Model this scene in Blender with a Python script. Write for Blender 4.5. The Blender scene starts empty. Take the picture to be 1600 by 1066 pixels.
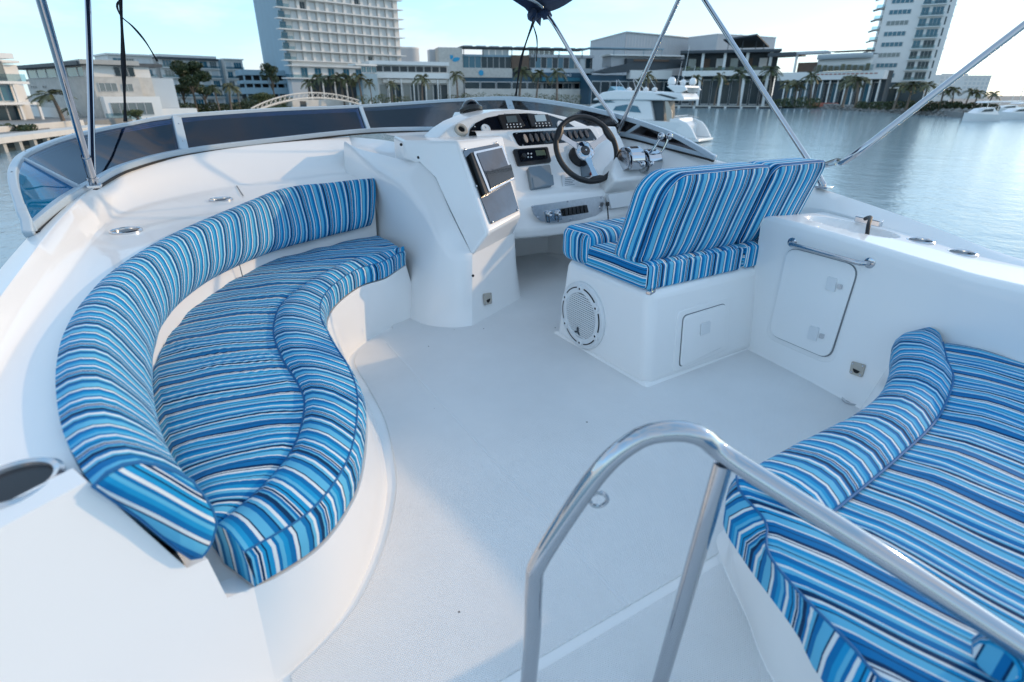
import bpy, bmesh, math, random
from mathutils import Vector, Matrix, noise
random.seed(7)
V = Vector
rad = math.radians
S = bpy.context.scene
COL = S.collection

# ------------------------------------------------------------------ camera
# boat frame: +X starboard, +Y forward, z = 0 on the flybridge deck, water 3.4 m below
FPX, PITCH, YAW, EYE = 848.0, rad(24.4), rad(31), 1.1
cam = bpy.data.cameras.new('camera')
cam.sensor_width = 36.0
cam.lens = 36.0 * FPX / 1600.0
cam.clip_start, cam.clip_end = 0.02, 6000
cam.dof.use_dof = True
cam.dof.focus_distance = 2.4
cam.dof.aperture_fstop = 3.2
camo = bpy.data.objects.new('camera', cam)
COL.objects.link(camo)
camo.location = (0, 0, EYE)
camo.rotation_euler = (math.pi / 2 - PITCH, 0, -YAW)
S.camera = camo
# ------------------------------------------------------------------ sky and sun
SUN_AZ, SUN_EL = rad(97), rad(19.5)          # clockwise from the bow
w = bpy.data.worlds.new('World')
S.world = w
w.use_nodes = True
nt = w.node_tree
for n in list(nt.nodes): nt.nodes.remove(n)
wo = nt.nodes.new('ShaderNodeOutputWorld')
bgn = nt.nodes.new('ShaderNodeBackground')
sky = nt.nodes.new('ShaderNodeTexSky')
sky.sky_type = 'NISHITA'
sky.sun_disc = False
sky.sun_elevation = SUN_EL
sky.sun_rotation = SUN_AZ
sky.air_density = 1.0
sky.dust_density = 0.5
sky.ozone_density = 3.0
bgn.inputs['Strength'].default_value = 0.15
# thin cloud veils
geo = nt.nodes.new('ShaderNodeTexCoord')
mp = nt.nodes.new('ShaderNodeMapping'); mp.inputs['Scale'].default_value = (1.6, 1.6, 6.0)
cn = nt.nodes.new('ShaderNodeTexNoise'); cn.inputs['Scale'].default_value = 1.7; cn.inputs['Detail'].default_value = 7; cn.inputs['Roughness'].default_value = .58
cr = nt.nodes.new('ShaderNodeValToRGB'); cr.color_ramp.elements[0].position = .44; cr.color_ramp.elements[1].position = .60
cr.color_ramp.elements[0].color = (0, 0, 0, 1); cr.color_ramp.elements[1].color = (.8, .8, .8, 1)
cm = nt.nodes.new('ShaderNodeMix'); cm.data_type = 'RGBA'
CLOUD = cm.inputs[7]; CLOUD.default_value = (2.35, 2.15, 2.2, 1)
nt.links.new(geo.outputs['Generated'], mp.inputs['Vector'])
nt.links.new(mp.outputs['Vector'], cn.inputs['Vector'])
nt.links.new(cn.outputs['Fac'], cr.inputs['Fac'])
nt.links.new(cr.outputs['Color'], cm.inputs['Factor'])
veil = nt.nodes.new('ShaderNodeMix'); veil.data_type = 'RGBA'; veil.inputs['Factor'].default_value = .64     # thin high cloud over the whole sky
veil.inputs[7].default_value = (1.10, 1.80, 2.45, 1)
nt.links.new(sky.outputs['Color'], veil.inputs[6])
nt.links.new(veil.outputs[2], cm.inputs[6])
wb = nt.nodes.new('ShaderNodeMix'); wb.data_type = 'RGBA'; wb.blend_type = 'MULTIPLY'; wb.inputs['Factor'].default_value = 1.0
wb.inputs[7].default_value = (.94, 1.02, 1.04, 1)      # camera white balance set for the warm evening sun
nt.links.new(cm.outputs[2], wb.inputs[6])
nt.links.new(wb.outputs[2], bgn.inputs['Color'])
nt.links.new(bgn.outputs['Background'], wo.inputs['Surface'])
sl = bpy.data.lights.new('sun', 'SUN')
sl.energy = .74
sl.angle = rad(0.9)
sl.color = (1.0, .67, .36)
so = bpy.data.objects.new('sun', sl)
COL.objects.link(so)
sd = V((math.sin(SUN_AZ) * math.cos(SUN_EL), math.cos(SUN_AZ) * math.cos(SUN_EL), math.sin(SUN_EL)))
so.rotation_euler = sd.to_track_quat('Z', 'Y').to_euler()
vs = S.view_settings
vs.view_transform = 'Standard'; vs.look = 'None'; vs.gamma = 1.0; vs.use_curve_mapping = False
vs.exposure = 1.5
S.render.resolution_x, S.render.resolution_y = 1024, 682

# ------------------------------------------------------------------ survey helpers: a sight line of the photograph met with a known height / plane
cp, sp, cy, sy = math.cos(PITCH), math.sin(PITCH), math.cos(YAW), math.sin(YAW)
def ray(x, y):
    a, b = (x - 800) / FPX, (533 - y) / FPX
    f, z = cp + b * sp, -sp + b * cp
    return V((a * cy + f * sy, -a * sy + f * cy, z))
EYEV = V((0, 0, EYE))
def P(x, y, z=0.0):
    d = ray(x, y); return EYEV + d * ((z - EYE) / d.z)
def PV(x, y, v):
    d = ray(x, y); return EYEV + d * (v / d.y)
def PU(x, y, u):
    d = ray(x, y); return EYEV + d * (u / d.x)
def PW(x, y, t): return EYEV + ray(x, y) * t
def PLN(x, y, p0, n):
    d = ray(x, y); p0, n = V(p0), V(n)
    return EYEV + d * ((p0 - EYEV).dot(n) / d.dot(n))
def ZAT(x, y, p):
    d = ray(x, y); return EYE + d.z * math.hypot(p[0], p[1]) / math.hypot(d.x, d.y)

# ------------------------------------------------------------------ materials
MATS = {}
def nodes(name):
    m = bpy.data.materials.new(name); m.use_nodes = True
    MATS[name] = m
    return m, m.node_tree, m.node_tree.nodes['Principled BSDF']
def mat(name, col, rough=.5, metal=0.0, spec=.5, coat=0.0, bump=0.0, bscale=40.0, var=0.0, vscale=3.0, emit=None, sheen=0.0):
    m, t, b = nodes(name)
    b.inputs['Base Color'].default_value = (*col, 1)
    b.inputs['Roughness'].default_value = rough
    b.inputs['Metallic'].default_value = metal
    b.inputs['Specular IOR Level'].default_value = spec
    b.inputs['Coat Weight'].default_value = coat
    b.inputs['Sheen Weight'].default_value = sheen
    tc = t.nodes.new('ShaderNodeTexCoord')
    if var:
        nz = t.nodes.new('ShaderNodeTexNoise'); nz.inputs['Scale'].default_value = vscale; nz.inputs['Detail'].default_value = 6
        t.links.new(tc.outputs['Object'], nz.inputs['Vector'])
        r = t.nodes.new('ShaderNodeValToRGB')
        r.color_ramp.elements[0].position = .2; r.color_ramp.elements[1].position = .8
        r.color_ramp.elements[0].color = (*[c * (1 - var) for c in col], 1)
        r.color_ramp.elements[1].color = (*[min(1, c * (1 + var)) for c in col], 1)
        t.links.new(nz.outputs['Fac'], r.inputs['Fac'])
        t.links.new(r.outputs['Color'], b.inputs['Base Color'])
        rr = t.nodes.new('ShaderNodeMapRange')
        rr.inputs['To Min'].default_value = rough * (1 - var); rr.inputs['To Max'].default_value = min(1, rough * (1 + var))
        t.links.new(nz.outputs['Fac'], rr.inputs['Value'])
        t.links.new(rr.outputs['Result'], b.inputs['Roughness'])
    if bump:
        nb = t.nodes.new('ShaderNodeTexNoise'); nb.inputs['Scale'].default_value = bscale; nb.inputs['Detail'].default_value = 3
        t.links.new(tc.outputs['Object'], nb.inputs['Vector'])
        bp = t.nodes.new('ShaderNodeBump'); bp.inputs['Strength'].default_value = bump; bp.inputs['Distance'].default_value = .01
        t.links.new(nb.outputs['Fac'], bp.inputs['Height'])
        t.links.new(bp.outputs['Normal'], b.inputs['Normal'])
    if emit:
        b.inputs['Emission Color'].default_value = (*col, 1); b.inputs['Emission Strength'].default_value = emit
    return m

mat('gelcoat', (.86, .86, .85),   .34, coat=.45, bump=.015, bscale=5, var=.012, vscale=1.6)
mat('gelcoat_plain', (.85, .85, .84), .33, coat=.15, var=.02, vscale=5)
mat('chrome', (.46, .48, .51), .05, metal=1)
mat('cup_metal', (.02, .02, .022), .22, metal=.6)
mat('steel', (.62, .63, .65), .2, metal=1, var=.06, vscale=20)
mat('brushed_steel', (.55, .56, .58), .3, metal=1, var=.1, vscale=60, bump=.05, bscale=200)
mat('mirror_plate', (.15, .155, .17), .06, metal=1, var=.12, vscale=14, bump=.06, bscale=9)
mat('frame_paint', (.44, .53, .60), .35, metal=.0, coat=.2, var=.03)
mat('black_plastic', (.012, .013, .015), .35, var=.2, vscale=30)
mat('black_gloss', (.006, .007, .01), .12, coat=.3)
mat('black_leather', (.008, .009, .011), .48, bump=.1, bscale=260, var=.2, vscale=40)
mat('grey_plastic', (.16, .21, .25), .45, var=.05, vscale=20)
mat('switch_grey', (.05, .055, .065), .45)
mat('switch_tan', (.42, .33, .27), .4)  # one tan rocker among the grey ones
mat('white_plastic', (.72, .74, .75), .4, var=.03, vscale=20)
mat('beige_plastic', (.46, .42, .36), .5, var=.05, vscale=30)
mat('lcd_dark', (.10, .13, .14), .15)
mat('lcd_light', (.42, .52, .56), .15)
mat('lcd_green', (.14, .16, .10), .2)
mat('rubber', (.012, .012, .013), .6)
mat('red_plastic', (.35, .03, .02), .4)
mat('navy_canvas', (.008, .03, .085), .85, bump=.3, bscale=300, var=.2, vscale=8, sheen=.2)
mat('black_webbing', (.008, .009, .014), .8, bump=.2, bscale=400)
mat('dark_hole', (.006, .006, .007), .7)
mat('speck', (.03, .03, .03), .7)
mat('paper_white', (.78, .79, .80), .5)
mat('logo_dark', (.02, .03, .045), .4)
mat('deck_joint', (.74, .74, .74), .55, var=.05)
mat('shadow_gap', (.20, .22, .235), .8)

def mat_nonskid():
    m, t, b = nodes('nonskid')
    tc = t.nodes.new('ShaderNodeTexCoord')
    sx = t.nodes.new('ShaderNodeSeparateXYZ')
    mpn = t.nodes.new('ShaderNodeMapping'); mpn.inputs['Rotation'].default_value = (0, 0, rad(8))
    t.links.new(tc.outputs['Object'], mpn.inputs['Vector']); t.links.new(mpn.outputs['Vector'], sx.inputs['Vector'])
    out = []
    for ax in 'XY':
        mu = t.nodes.new('ShaderNodeMath'); mu.operation = 'MULTIPLY'; mu.inputs[1].default_value = 2 * math.pi / .0062
        si = t.nodes.new('ShaderNodeMath'); si.operation = 'SINE'
        t.links.new(sx.outputs[ax], mu.inputs[0]); t.links.new(mu.outputs[0], si.inputs[0]); out.append(si)
    pr = t.nodes.new('ShaderNodeMath'); pr.operation = 'MULTIPLY'
    t.links.new(out[0].outputs[0], pr.inputs[0]); t.links.new(out[1].outputs[0], pr.inputs[1])
    bp = t.nodes.new('ShaderNodeBump'); bp.inputs['Strength'].default_value = .6; bp.inputs['Distance'].default_value = .0016
    t.links.new(pr.outputs[0], bp.inputs['Height']); t.links.new(bp.outputs['Normal'], b.inputs['Normal'])
    nz = t.nodes.new('ShaderNodeTexNoise'); nz.inputs['Scale'].default_value = 2.4; nz.inputs['Detail'].default_value = 8; nz.inputs['Roughness'].default_value = .65
    t.links.new(tc.outputs['Object'], nz.inputs['Vector'])
    r = t.nodes.new('ShaderNodeValToRGB')
    r.color_ramp.elements[0].position = .25; r.color_ramp.elements[1].position = .65
    r.color_ramp.elements[0].color = (.79, .79, .785, 1); r.color_ramp.elements[1].color = (.86, .86, .855, 1)
    t.links.new(nz.outputs['Fac'], r.inputs['Fac'])
    # scattered specks of dirt
    vo = t.nodes.new('ShaderNodeTexVoronoi'); vo.inputs['Scale'].default_value = 7.5
    t.links.new(tc.outputs['Object'], vo.inputs['Vector'])
    lt = t.nodes.new('ShaderNodeMath'); lt.operation = 'LESS_THAN'; lt.inputs[1].default_value = .028
    t.links.new(vo.outputs['Distance'], lt.inputs[0])
    mx = t.nodes.new('ShaderNodeMix'); mx.data_type = 'RGBA'; mx.inputs[7].default_value = (.12, .11, .10, 1)
    t.links.new(lt.outputs[0], mx.inputs['Factor']); t.links.new(r.outputs['Color'], mx.inputs[6])
    t.links.new(mx.outputs[2], b.inputs['Base Color'])
    b.inputs['Roughness'].default_value = .5
mat_nonskid()

def mat_stripes(name, seed, period, wear=.0):
    """woven awning stripes across U (metres)"""
    rnd = random.Random(seed)
    m, t, b = nodes(name)
    uv = t.nodes.new('ShaderNodeUVMap'); uv.uv_map = 'UVMap'
    sx = t.nodes.new('ShaderNodeSeparateXYZ'); t.links.new(uv.outputs['UV'], sx.inputs['Vector'])
    # the cloth is never quite straight
    nzw = t.nodes.new('ShaderNodeTexNoise'); nzw.inputs['Scale'].default_value = 5.0; nzw.inputs['Detail'].default_value = 1
    t.links.new(uv.outputs['UV'], nzw.inputs['Vector'])
    ms = t.nodes.new('ShaderNodeMath'); ms.operation = 'MULTIPLY_ADD'; ms.inputs[1].default_value = .012
    t.links.new(nzw.outputs['Fac'], ms.inputs[0]); t.links.new(sx.outputs['X'], ms.inputs[2])
    dv = t.nodes.new('ShaderNodeMath'); dv.operation = 'DIVIDE'; dv.inputs[1].default_value = period
    fr = t.nodes.new('ShaderNodeMath'); fr.operation = 'FRACT'
    t.links.new(ms.outputs[0], dv.inputs[0]); t.links.new(dv.outputs[0], fr.inputs[0])
    rp = t.nodes.new('ShaderNodeValToRGB'); rp.color_ramp.interpolation = 'CONSTANT'
    MID, LGT, WHT, NAV, SKY_ = (.002, .16, .40), (.11, .44, .66), (.70, .75, .77), (.001, .035, .105), (.010, .29, .57)
    seq = [(MID, 10), (NAV, 2.5), (LGT, 6), (WHT, 3), (SKY_, 9), (NAV, 2), (MID, 6), (WHT, 4), (LGT, 7), (NAV, 3), (WHT, 2), (MID, 11), (LGT, 4), (NAV, 5),
           (SKY_, 6), (WHT, 3), (NAV, 1.5), (LGT, 8), (MID, 6), (WHT, 4.5), (NAV, 2.5), (SKY_, 9), (WHT, 2), (NAV, 4), (LGT, 5), (MID, 8), (WHT, 3), (NAV, 2.5), (LGT, 7), (WHT, 3)]
    rnd.shuffle(seq)
    tot = sum(s[1] for s in seq); pos = 0
    els = rp.color_ramp.elements
    for i, (c, wd) in enumerate(seq):
        e = els[i] if i < 2 else els.new(pos / tot)
        e.position = pos / tot; e.color = (*c, 1); pos += wd
    t.links.new(fr.outputs[0], rp.inputs['Fac'])
    t.links.new(rp.outputs['Color'], b.inputs['Base Color'])
    b.inputs['Roughness'].default_value = .78
    b.inputs['Sheen Weight'].default_value = .04
    b.inputs['Sheen Roughness'].default_value = .4
    b.inputs['Specular IOR Level'].default_value = .18
    tc = t.nodes.new('ShaderNodeTexCoord')
    n1 = t.nodes.new('ShaderNodeTexNoise'); n1.inputs['Scale'].default_value = 7; n1.inputs['Detail'].default_value = 3
    t.links.new(tc.outputs['Object'], n1.inputs['Vector'])
    n2 = t.nodes.new('ShaderNodeTexNoise'); n2.inputs['Scale'].default_value = 480; n2.inputs['Detail'].default_value = 1
    t.links.new(tc.outputs['Object'], n2.inputs['Vector'])
    b1 = t.nodes.new('ShaderNodeBump'); b1.inputs['Strength'].default_value = .5; b1.inputs['Distance'].default_value = .012
    b2 = t.nodes.new('ShaderNodeBump'); b2.inputs['Strength'].default_value = .25; b2.inputs['Distance'].default_value = .001
    t.links.new(n1.outputs['Fac'], b1.inputs['Height']); t.links.new(n2.outputs['Fac'], b2.inputs['Height'])
    t.links.new(b1.outputs['Normal'], b2.inputs['Normal']); t.links.new(b2.outputs['Normal'], b.inputs['Normal'])
mat_stripes('stripes', 3, .152)
mat_stripes('stripes_pad', 11, .165)
mat('piping', (.008, .13, .32), .7)

def mat_smoked(name='smoked_acrylic', tint=(.40, .40, .41), body=(.05, .052, .06), fac=.08, ior=1.6):
    m, t, b = nodes(name)
    t.nodes.remove(b)
    out = t.nodes['Material Output']
    tr = t.nodes.new('ShaderNodeBsdfTransparent'); tr.inputs['Color'].default_value = (*tint, 1)
    gl = t.nodes.new('ShaderNodeBsdfGlossy'); gl.inputs['Roughness'].default_value = .04; gl.inputs['Color'].default_value = (.9, .93, 1, 1)
    df = t.nodes.new('ShaderNodeBsdfDiffuse'); df.inputs['Color'].default_value = (*body, 1)
    fr = t.nodes.new('ShaderNodeFresnel'); fr.inputs['IOR'].default_value = ior
    m0 = t.nodes.new('ShaderNodeMixShader'); m0.inputs['Fac'].default_value = fac
    m1 = t.nodes.new('ShaderNodeMixShader')
    t.links.new(tr.outputs[0], m0.inputs[1]); t.links.new(df.outputs[0], m0.inputs[2])
    t.links.new(fr.outputs[0], m1.inputs['Fac']); t.links.new(m0.outputs[0], m1.inputs[1]); t.links.new(gl.outputs[0], m1.inputs[2])
    t.links.new(m1.outputs[0], out.inputs['Surface'])
mat_smoked()
mat_smoked('acrylic_blue_reflection', (.14, .50, .76), (.004, .20, .46), .55, 1.3)  # port end pane: blue of reflected water put into the tint
mat_smoked('acrylic_dim_reflection', (.26, .33, .46), (.02, .05, .11), .15, 1.5)  # neighbouring panes: dimmer bluish reflection put into the tint
def mat_clear(name, tint, refl=1.5):
    m, t, b = nodes(name)
    t.nodes.remove(b)
    out = t.nodes['Material Output']
    tr = t.nodes.new('ShaderNodeBsdfTransparent'); tr.inputs['Color'].default_value = (*tint, 1)
    gl = t.nodes.new('ShaderNodeBsdfGlossy'); gl.inputs['Roughness'].default_value = .03
    fr = t.nodes.new('ShaderNodeFresnel'); fr.inputs['IOR'].default_value = refl
    m1 = t.nodes.new('ShaderNodeMixShader')
    t.links.new(fr.outputs[0], m1.inputs['Fac']); t.links.new(tr.outputs[0], m1.inputs[1]); t.links.new(gl.outputs[0], m1.inputs[2])
    t.links.new(m1.outputs[0], out.inputs['Surface'])
mat_clear('balcony_glass', (.62, .74, .78))

# ------------------------------------------------------------------ mesh helpers
def tag(o, label=None, cat=None, group=None, kind=None):
    if label: o['label'] = label
    if cat: o['category'] = cat
    if group: o['group'] = group
    if kind: o['kind'] = kind
    return o
def thing(name, base, label, cat, group=None, rz=0.0):
    o = bpy.data.objects.new(name, None); COL.objects.link(o)
    o.location = base; o.rotation_euler = (0, 0, rz); o.empty_display_size = .1
    return tag(o, label, cat, group)
def origin(o):
    p = V((0, 0, 0))
    while o is not None: p += o.location; o = o.parent
    return p
class MB:
    def __init__(s): s.v, s.f, s.uv = [], [], {}
    def add(s, vs, fs, uvs=None):
        o = len(s.v); s.v += [V(p) for p in vs]
        for k, f in enumerate(fs):
            s.f.append([i + o for i in f])
            if uvs: s.uv[len(s.f) - 1] = [uvs[i] for i in f]
        return s
    def box(s, c, d, m=None):
        x, y, z = [q / 2 for q in d]; c = V(c)
        pts = [V((i, j, k)) for k in (-z, z) for j in (-y, y) for i in (-x, x)]
        pts = [c + (m @ p if m else p) for p in pts]
        return s.add(pts, [(0, 2, 3, 1), (4, 5, 7, 6), (0, 1, 5, 4), (2, 6, 7, 3), (0, 4, 6, 2), (1, 3, 7, 5)])
    def bb(s, a, b):
        a, b = V(a), V(b); return s.box((a + b) / 2, [abs(q) for q in (b - a)])
    def prism(s, poly, dirv, uv=None):
        n = len(poly); d = V(dirv); poly = [V(p) for p in poly]
        return s.add(poly + [p + d for p in poly], [list(range(n))[::-1], list(range(n, 2 * n))] + [(i, (i + 1) % n, n + (i + 1) % n, n + i) for i in range(n)])
    def loft(s, curves, closed=False, cap=False, uvs=None):
        n = len(curves[0]); m = len(curves); vs = [p for c in curves for p in c]; fs = []
        for j in range(m - 1 if not closed else m):
            for i in range(n - 1):
                a, b = j * n + i, ((j + 1) % m) * n + i
                fs.append((a, a + 1, b + 1, b))
        u = None
        if uvs: u = [q for c in uvs for q in c]
        if cap and closed:
            fs.append([j * n for j in range(m)]); fs.append([j * n + n - 1 for j in range(m)][::-1])
        return s.add(vs, fs, u)
    def tube(s, pts, r, n=12, cap=True):
        pts = [V(p) for p in pts]
        if not isinstance(r, (list, tuple)): r = [r] * len(pts)
        T = [(pts[min(i + 1, len(pts) - 1)] - pts[max(i - 1, 0)]).normalized() for i in range(len(pts))]
        up = V((0, 0, 1)) if abs(T[0].z) < .9 else V((1, 0, 0))
        N = (up - T[0] * up.dot(T[0])).normalized(); rings = []
        for i, p in enumerate(pts):
            N = (N - T[i] * N.dot(T[i])).normalized(); B = T[i].cross(N)
            rings.append([p + (N * math.cos(2 * math.pi * k / n) + B * math.sin(2 * math.pi * k / n)) * r[i] for k in range(n)])
        vs = [q for g in rings for q in g]; fs = []
        for i in range(len(pts) - 1):
            for k in range(n): fs.append((i * n + k, i * n + (k + 1) % n, (i + 1) * n + (k + 1) % n, (i + 1) * n + k))
        if cap: fs += [list(range(n))[::-1], [(len(pts) - 1) * n + k for k in range(n)]]
        return s.add(vs, fs)
    def lathe(s, prof, c, axis=(0, 0, 1), n=24, xdir=None, sx=1.0):
        """prof: (radius, height along axis)"""
        a = V(axis).normalized(); c = V(c)
        u = V(xdir) if xdir else (V((1, 0, 0)) if abs(a.x) < .9 else V((0, 1, 0)))
        u = (u - a * u.dot(a)).normalized(); b = a.cross(u); vs = []; fs = []
        for r, h in prof:
            for k in range(n):
                t = 2 * math.pi * k / n
                vs.append(c + a * h + (u * math.cos(t) * sx + b * math.sin(t)) * r)
        for i in range(len(prof) - 1):
            for k in range(n): fs.append((i * n + k, i * n + (k + 1) % n, (i + 1) * n + (k + 1) % n, (i + 1) * n + k))
        if prof[0][0] > 1e-6: fs.append(list(range(n))[::-1])
        if prof[-1][0] > 1e-6: fs.append([(len(prof) - 1) * n + k for k in range(n)])
        return s.add(vs, fs)
    def build(s, name, m, parent=None, bevel=0, seg=3, smooth=True, ang=35, solid=0, sub=0, merge=False, base=None):
        off = origin(parent) if parent is not None and base is None else (V(base) if base is not None else V((0, 0, 0)))
        me = bpy.data.meshes.new(name)
        me.from_pydata([tuple(p - off) for p in s.v], [], s.f)
        if s.uv:
            ul = me.uv_layers.new(name='UVMap')
            for fi, q in s.uv.items():
                for k, li in enumerate(me.polygons[fi].loop_indices): ul.data[li].uv = q[k]
        me.materials.append(MATS[m] if isinstance(m, str) else m)
        bm = bmesh.new(); bm.from_mesh(me)
        if merge: bmesh.ops.remove_doubles(bm, verts=bm.verts, dist=1e-5)
        bmesh.ops.recalc_face_normals(bm, faces=bm.faces); bm.to_mesh(me); bm.free()
        if smooth:
            me.polygons.foreach_set('use_smooth', [True] * len(me.polygons))
            if ang: me.set_sharp_from_angle(angle=rad(ang))
        me.update()
        o = bpy.data.objects.new(name, me); COL.objects.link(o)
        if parent is not None: o.parent = parent
        if solid:
            q = o.modifiers.new('solid', 'SOLIDIFY'); q.thickness = solid; q.offset = -1
        if bevel:
            q = o.modifiers.new('bevel', 'BEVEL'); q.width = bevel; q.segments = seg; q.limit_method = 'ANGLE'; q.angle_limit = rad(25); q.harden_normals = False
        if sub:
            q = o.modifiers.new('sub', 'SUBSURF'); q.levels = sub; q.render_levels = sub
        return o
def spline(pts, n, closed=False):
    """Catmull-Rom through pts, resampled evenly to n points"""
    pts = [V(p) for p in pts]; dense = []
    m = len(pts)
    for i in range(m if closed else m - 1):
        g = lambda k: pts[k % m] if closed else pts[max(0, min(m - 1, k))]
        p0, p1, p2, p3 = g(i - 1), g(i), g(i + 1), g(i + 2)
        for k in range(16):
            t = k / 16
            dense.append(.5 * ((2 * p1) + (p2 - p0) * t + (2 * p0 - 5 * p1 + 4 * p2 - p3) * t * t + (3 * p1 - p0 - 3 * p2 + p3) * t ** 3))
    dense.append(pts[0] if closed else pts[-1])
    L = [0]
    for a, b in zip(dense, dense[1:]): L.append(L[-1] + (b - a).length)
    out = []; j = 0
    for i in range(n):
        s = L[-1] * i / (n if closed else n - 1)
        while j < len(L) - 2 and L[j + 1] < s: j += 1
        d = L[j + 1] - L[j]; t = (s - L[j]) / d if d > 1e-9 else 0
        out.append(dense[j].lerp(dense[j + 1], t))
    return out
def arclen(c):
    L = [0]
    for a, b in zip(c, c[1:]): L.append(L[-1] + (b - a).length)
    return L
def lerpc(a, b, t, dz=0): return [p.lerp(q, t) + V((0, 0, dz)) for p, q in zip(a, b)]
def setz(c, z): return [V((p.x, p.y, z)) for p in c]
def frame_of(n, up=(0, 0, 1)):
    n = V(n).normalized(); x = V(up).cross(n).normalized(); y = n.cross(x); return x, y, n
# ================================================================== FLYBRIDGE MOULDINGS
def offset_out(c, d, dz=0.0, ref=(1.15, 1.5)):
    out = []
    for i, p in enumerate(c):
        t = c[min(i + 1, len(c) - 1)] - c[max(i - 1, 0)]
        n = V((t.y, -t.x, 0)).normalized()
        if n.dot(V((p.x - ref[0], p.y - ref[1], 0))) < 0: n = -n
        out.append(p + n * d + V((0, 0, dz)))
    return out
def roundpoly(pts, r, seg=4):
    out = []; n = len(pts); pts = [V(p) for p in pts]
    for i in range(n):
        a, p, b = pts[i - 1], pts[i], pts[(i + 1) % n]
        ra = min(r, (a - p).length * .48, (b - p).length * .48)
        p1, p2 = p + (a - p).normalized() * ra, p + (b - p).normalized() * ra
        for k in range(seg + 1):
            t = k / seg; out.append((1 - t) ** 2 * p1 + 2 * t * (1 - t) * p + t * t * p2)
    return out
def polynormal(pts):
    n = V((0, 0, 0))
    for i in range(len(pts)): n += V(pts[i]).cross(V(pts[(i + 1) % len(pts)]))
    return n.normalized()
def toward(n, p): return n if n.dot(EYEV - V(p)) > 0 else -n
def plate(name, pts, thick, m, parent, r=0.0, lift=0.0, bevel=0.0, seg=4):
    """a thin panel on the surface its corners lie on, standing proud of it"""
    pts = roundpoly(pts, r, seg) if r else [V(p) for p in pts]
    n = toward(polynormal(pts), pts[0])
    return MB().prism([p + n * lift for p in pts], n * thick).build(name, m, parent, bevel=bevel, seg=2)
def ring(name, c, axis, r0, r1, h, m, parent, n=28):
    return MB().lathe([(r0, 0), (r0, h), (r1, h * .6), (r1, 0), (r0, 0)], c, axis, n).build(name, m, parent)
def screw(c, axis, parent, r=.006, m='steel', name='screw'):
    return MB().lathe([(r, -.002), (r, .002), (r * .6, .0035), (0, .0035)], c, axis, 10).build(name, m, parent)

# ---------------- deck
deck = MB().bb((-.6, -1.2, -.12), (2.75, 4.3, -.006)).build('deck', 'gelcoat', None)
tag(deck, 'white moulded flybridge deck floor between the two settees', None, None, 'structure')
FLR = [P(640, 498), P(590, 520), P(545, 560), V((.475, 2.0, 0)), P(590, 660), P(605, 740), P(600, 800), P(580, 870), P(540, 950), P(490, 1010), P(430, 1066)]
def ext(pts, d):
    """run a curve on past its forward end, into the console wing"""
    return [pts[0] + (pts[0] - pts[1]).normalized() * d] + list(pts)
FLR = ext(FLR, .09)
baseF = spline(FLR, 72)
gut = offset_out(baseF, -.055, 0, ref=(.4, 2.2))
gut = [p + V((.028, .0, 0)) for p in baseF]
sA, sB = P(604, 536), P(1010, 982)
seam_dir = (sB - sA).normalized()
pa = [p for p in gut if .66 < p.y < 2.5]
nrm = V((seam_dir.y, -seam_dir.x, 0)) * .004
poly1 = [V((pa[0].x + .02, pa[0].y, 0))] + pa[1:] + [V((pa[-1].x, .64, 0)), sB.lerp(sA, .02) + nrm * -1]
end = sB + seam_dir * ((.64 - sB.y) / seam_dir.y)
poly1 = [V((p.x, p.y, -.014)) for p in pa] + [V((pa[-1].x, .64, -.014)), V((end.x - .002, .64, -.014)), V((sA.x - .002, sA.y, -.014))]
polyd = [V((p.x, p.y, -.008)) for p in pa] + [V((pa[-1].x, .64, -.008)), V((2.3, .64, -.008)), V((2.3, 3.4, -.008)), V((1.0, 3.4, -.008)), V((.80, 2.52, -.008))]
MB().prism(polyd, (0, 0, .008)).build('deck_panel', 'nonskid', deck, bevel=.003)
jn = V((seam_dir.y, -seam_dir.x, 0)) * .004
MB().prism([sA + jn, sA - jn, end - jn, end + jn], (0, 0, .0006)).build('panel_joint', 'deck_joint', deck)
poly3 = [V((-.1, .615, 0)), V((1.2, .615, 0)), V((1.2, -1.1, 0)), V((-.1, -1.1, 0))]
MB().prism([V((p.x, p.y, -.008)) for p in poly3], (0, 0, .0045)).build('deck_panel', 'nonskid', deck)

# ---------------- port settee moulding + coaming
EP0, EN = V((-.043, .874, 0)), V((.41, -.912, 0)).normalized()     # plane of the after end of the settee
N = 72
fly = thing('flybridge_moulding', (-.4, .9, 0), 'white fibreglass coaming and curved settee moulding on the port side', 'boat moulding')
Epx = [(622, 405), (600, 425), (560, 438), (520, 470), (510, 505), (530, 550), (558, 595), (572, 640), (565, 720), (540, 780), (490, 840), (400, 912)]
E30 = [P(x, y, .30) for x, y in Epx]; E30[0] = V((.905, 2.66, .30)); E30[-1] = V((-.032, .869, .30)); E30 = ext(E30, .09)
edge = spline(E30, N)
b_top = setz(edge, .262)
F0 = [V((p.x, p.y, -.018)) for p in baseF]
flare = []
for i in range(N): flare.append(F0[i].lerp(b_top[i], .08) + V((0, 0, .0)))
mid1 = lerpc(F0, b_top, .25); mid2 = lerpc(F0, b_top, .7); 
def offset_side(c, d):
    out = []
    for i, p in enumerate(c):
        t = c[min(i + 1, len(c) - 1)] - c[max(i - 1, 0)]; n = V((t.y, -t.x, 0)).normalized(); out.append(p + n * d)
    return out
fil = [V((p.x, p.y, -.012)) for p in offset_side(baseF, -.012)]
Ipx = [(565, 352), (460, 378), (360, 420), (290, 465), (245, 520), (230, 590), (240, 680), (270, 760), (316, 838)]
Icur = spline(ext([P(x, y, .42) for x, y in Ipx], .10), N)
Wz = [.635, .635, .635, .632, .63, .628, .626, .624, .622, .62, .618, .616]
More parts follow.
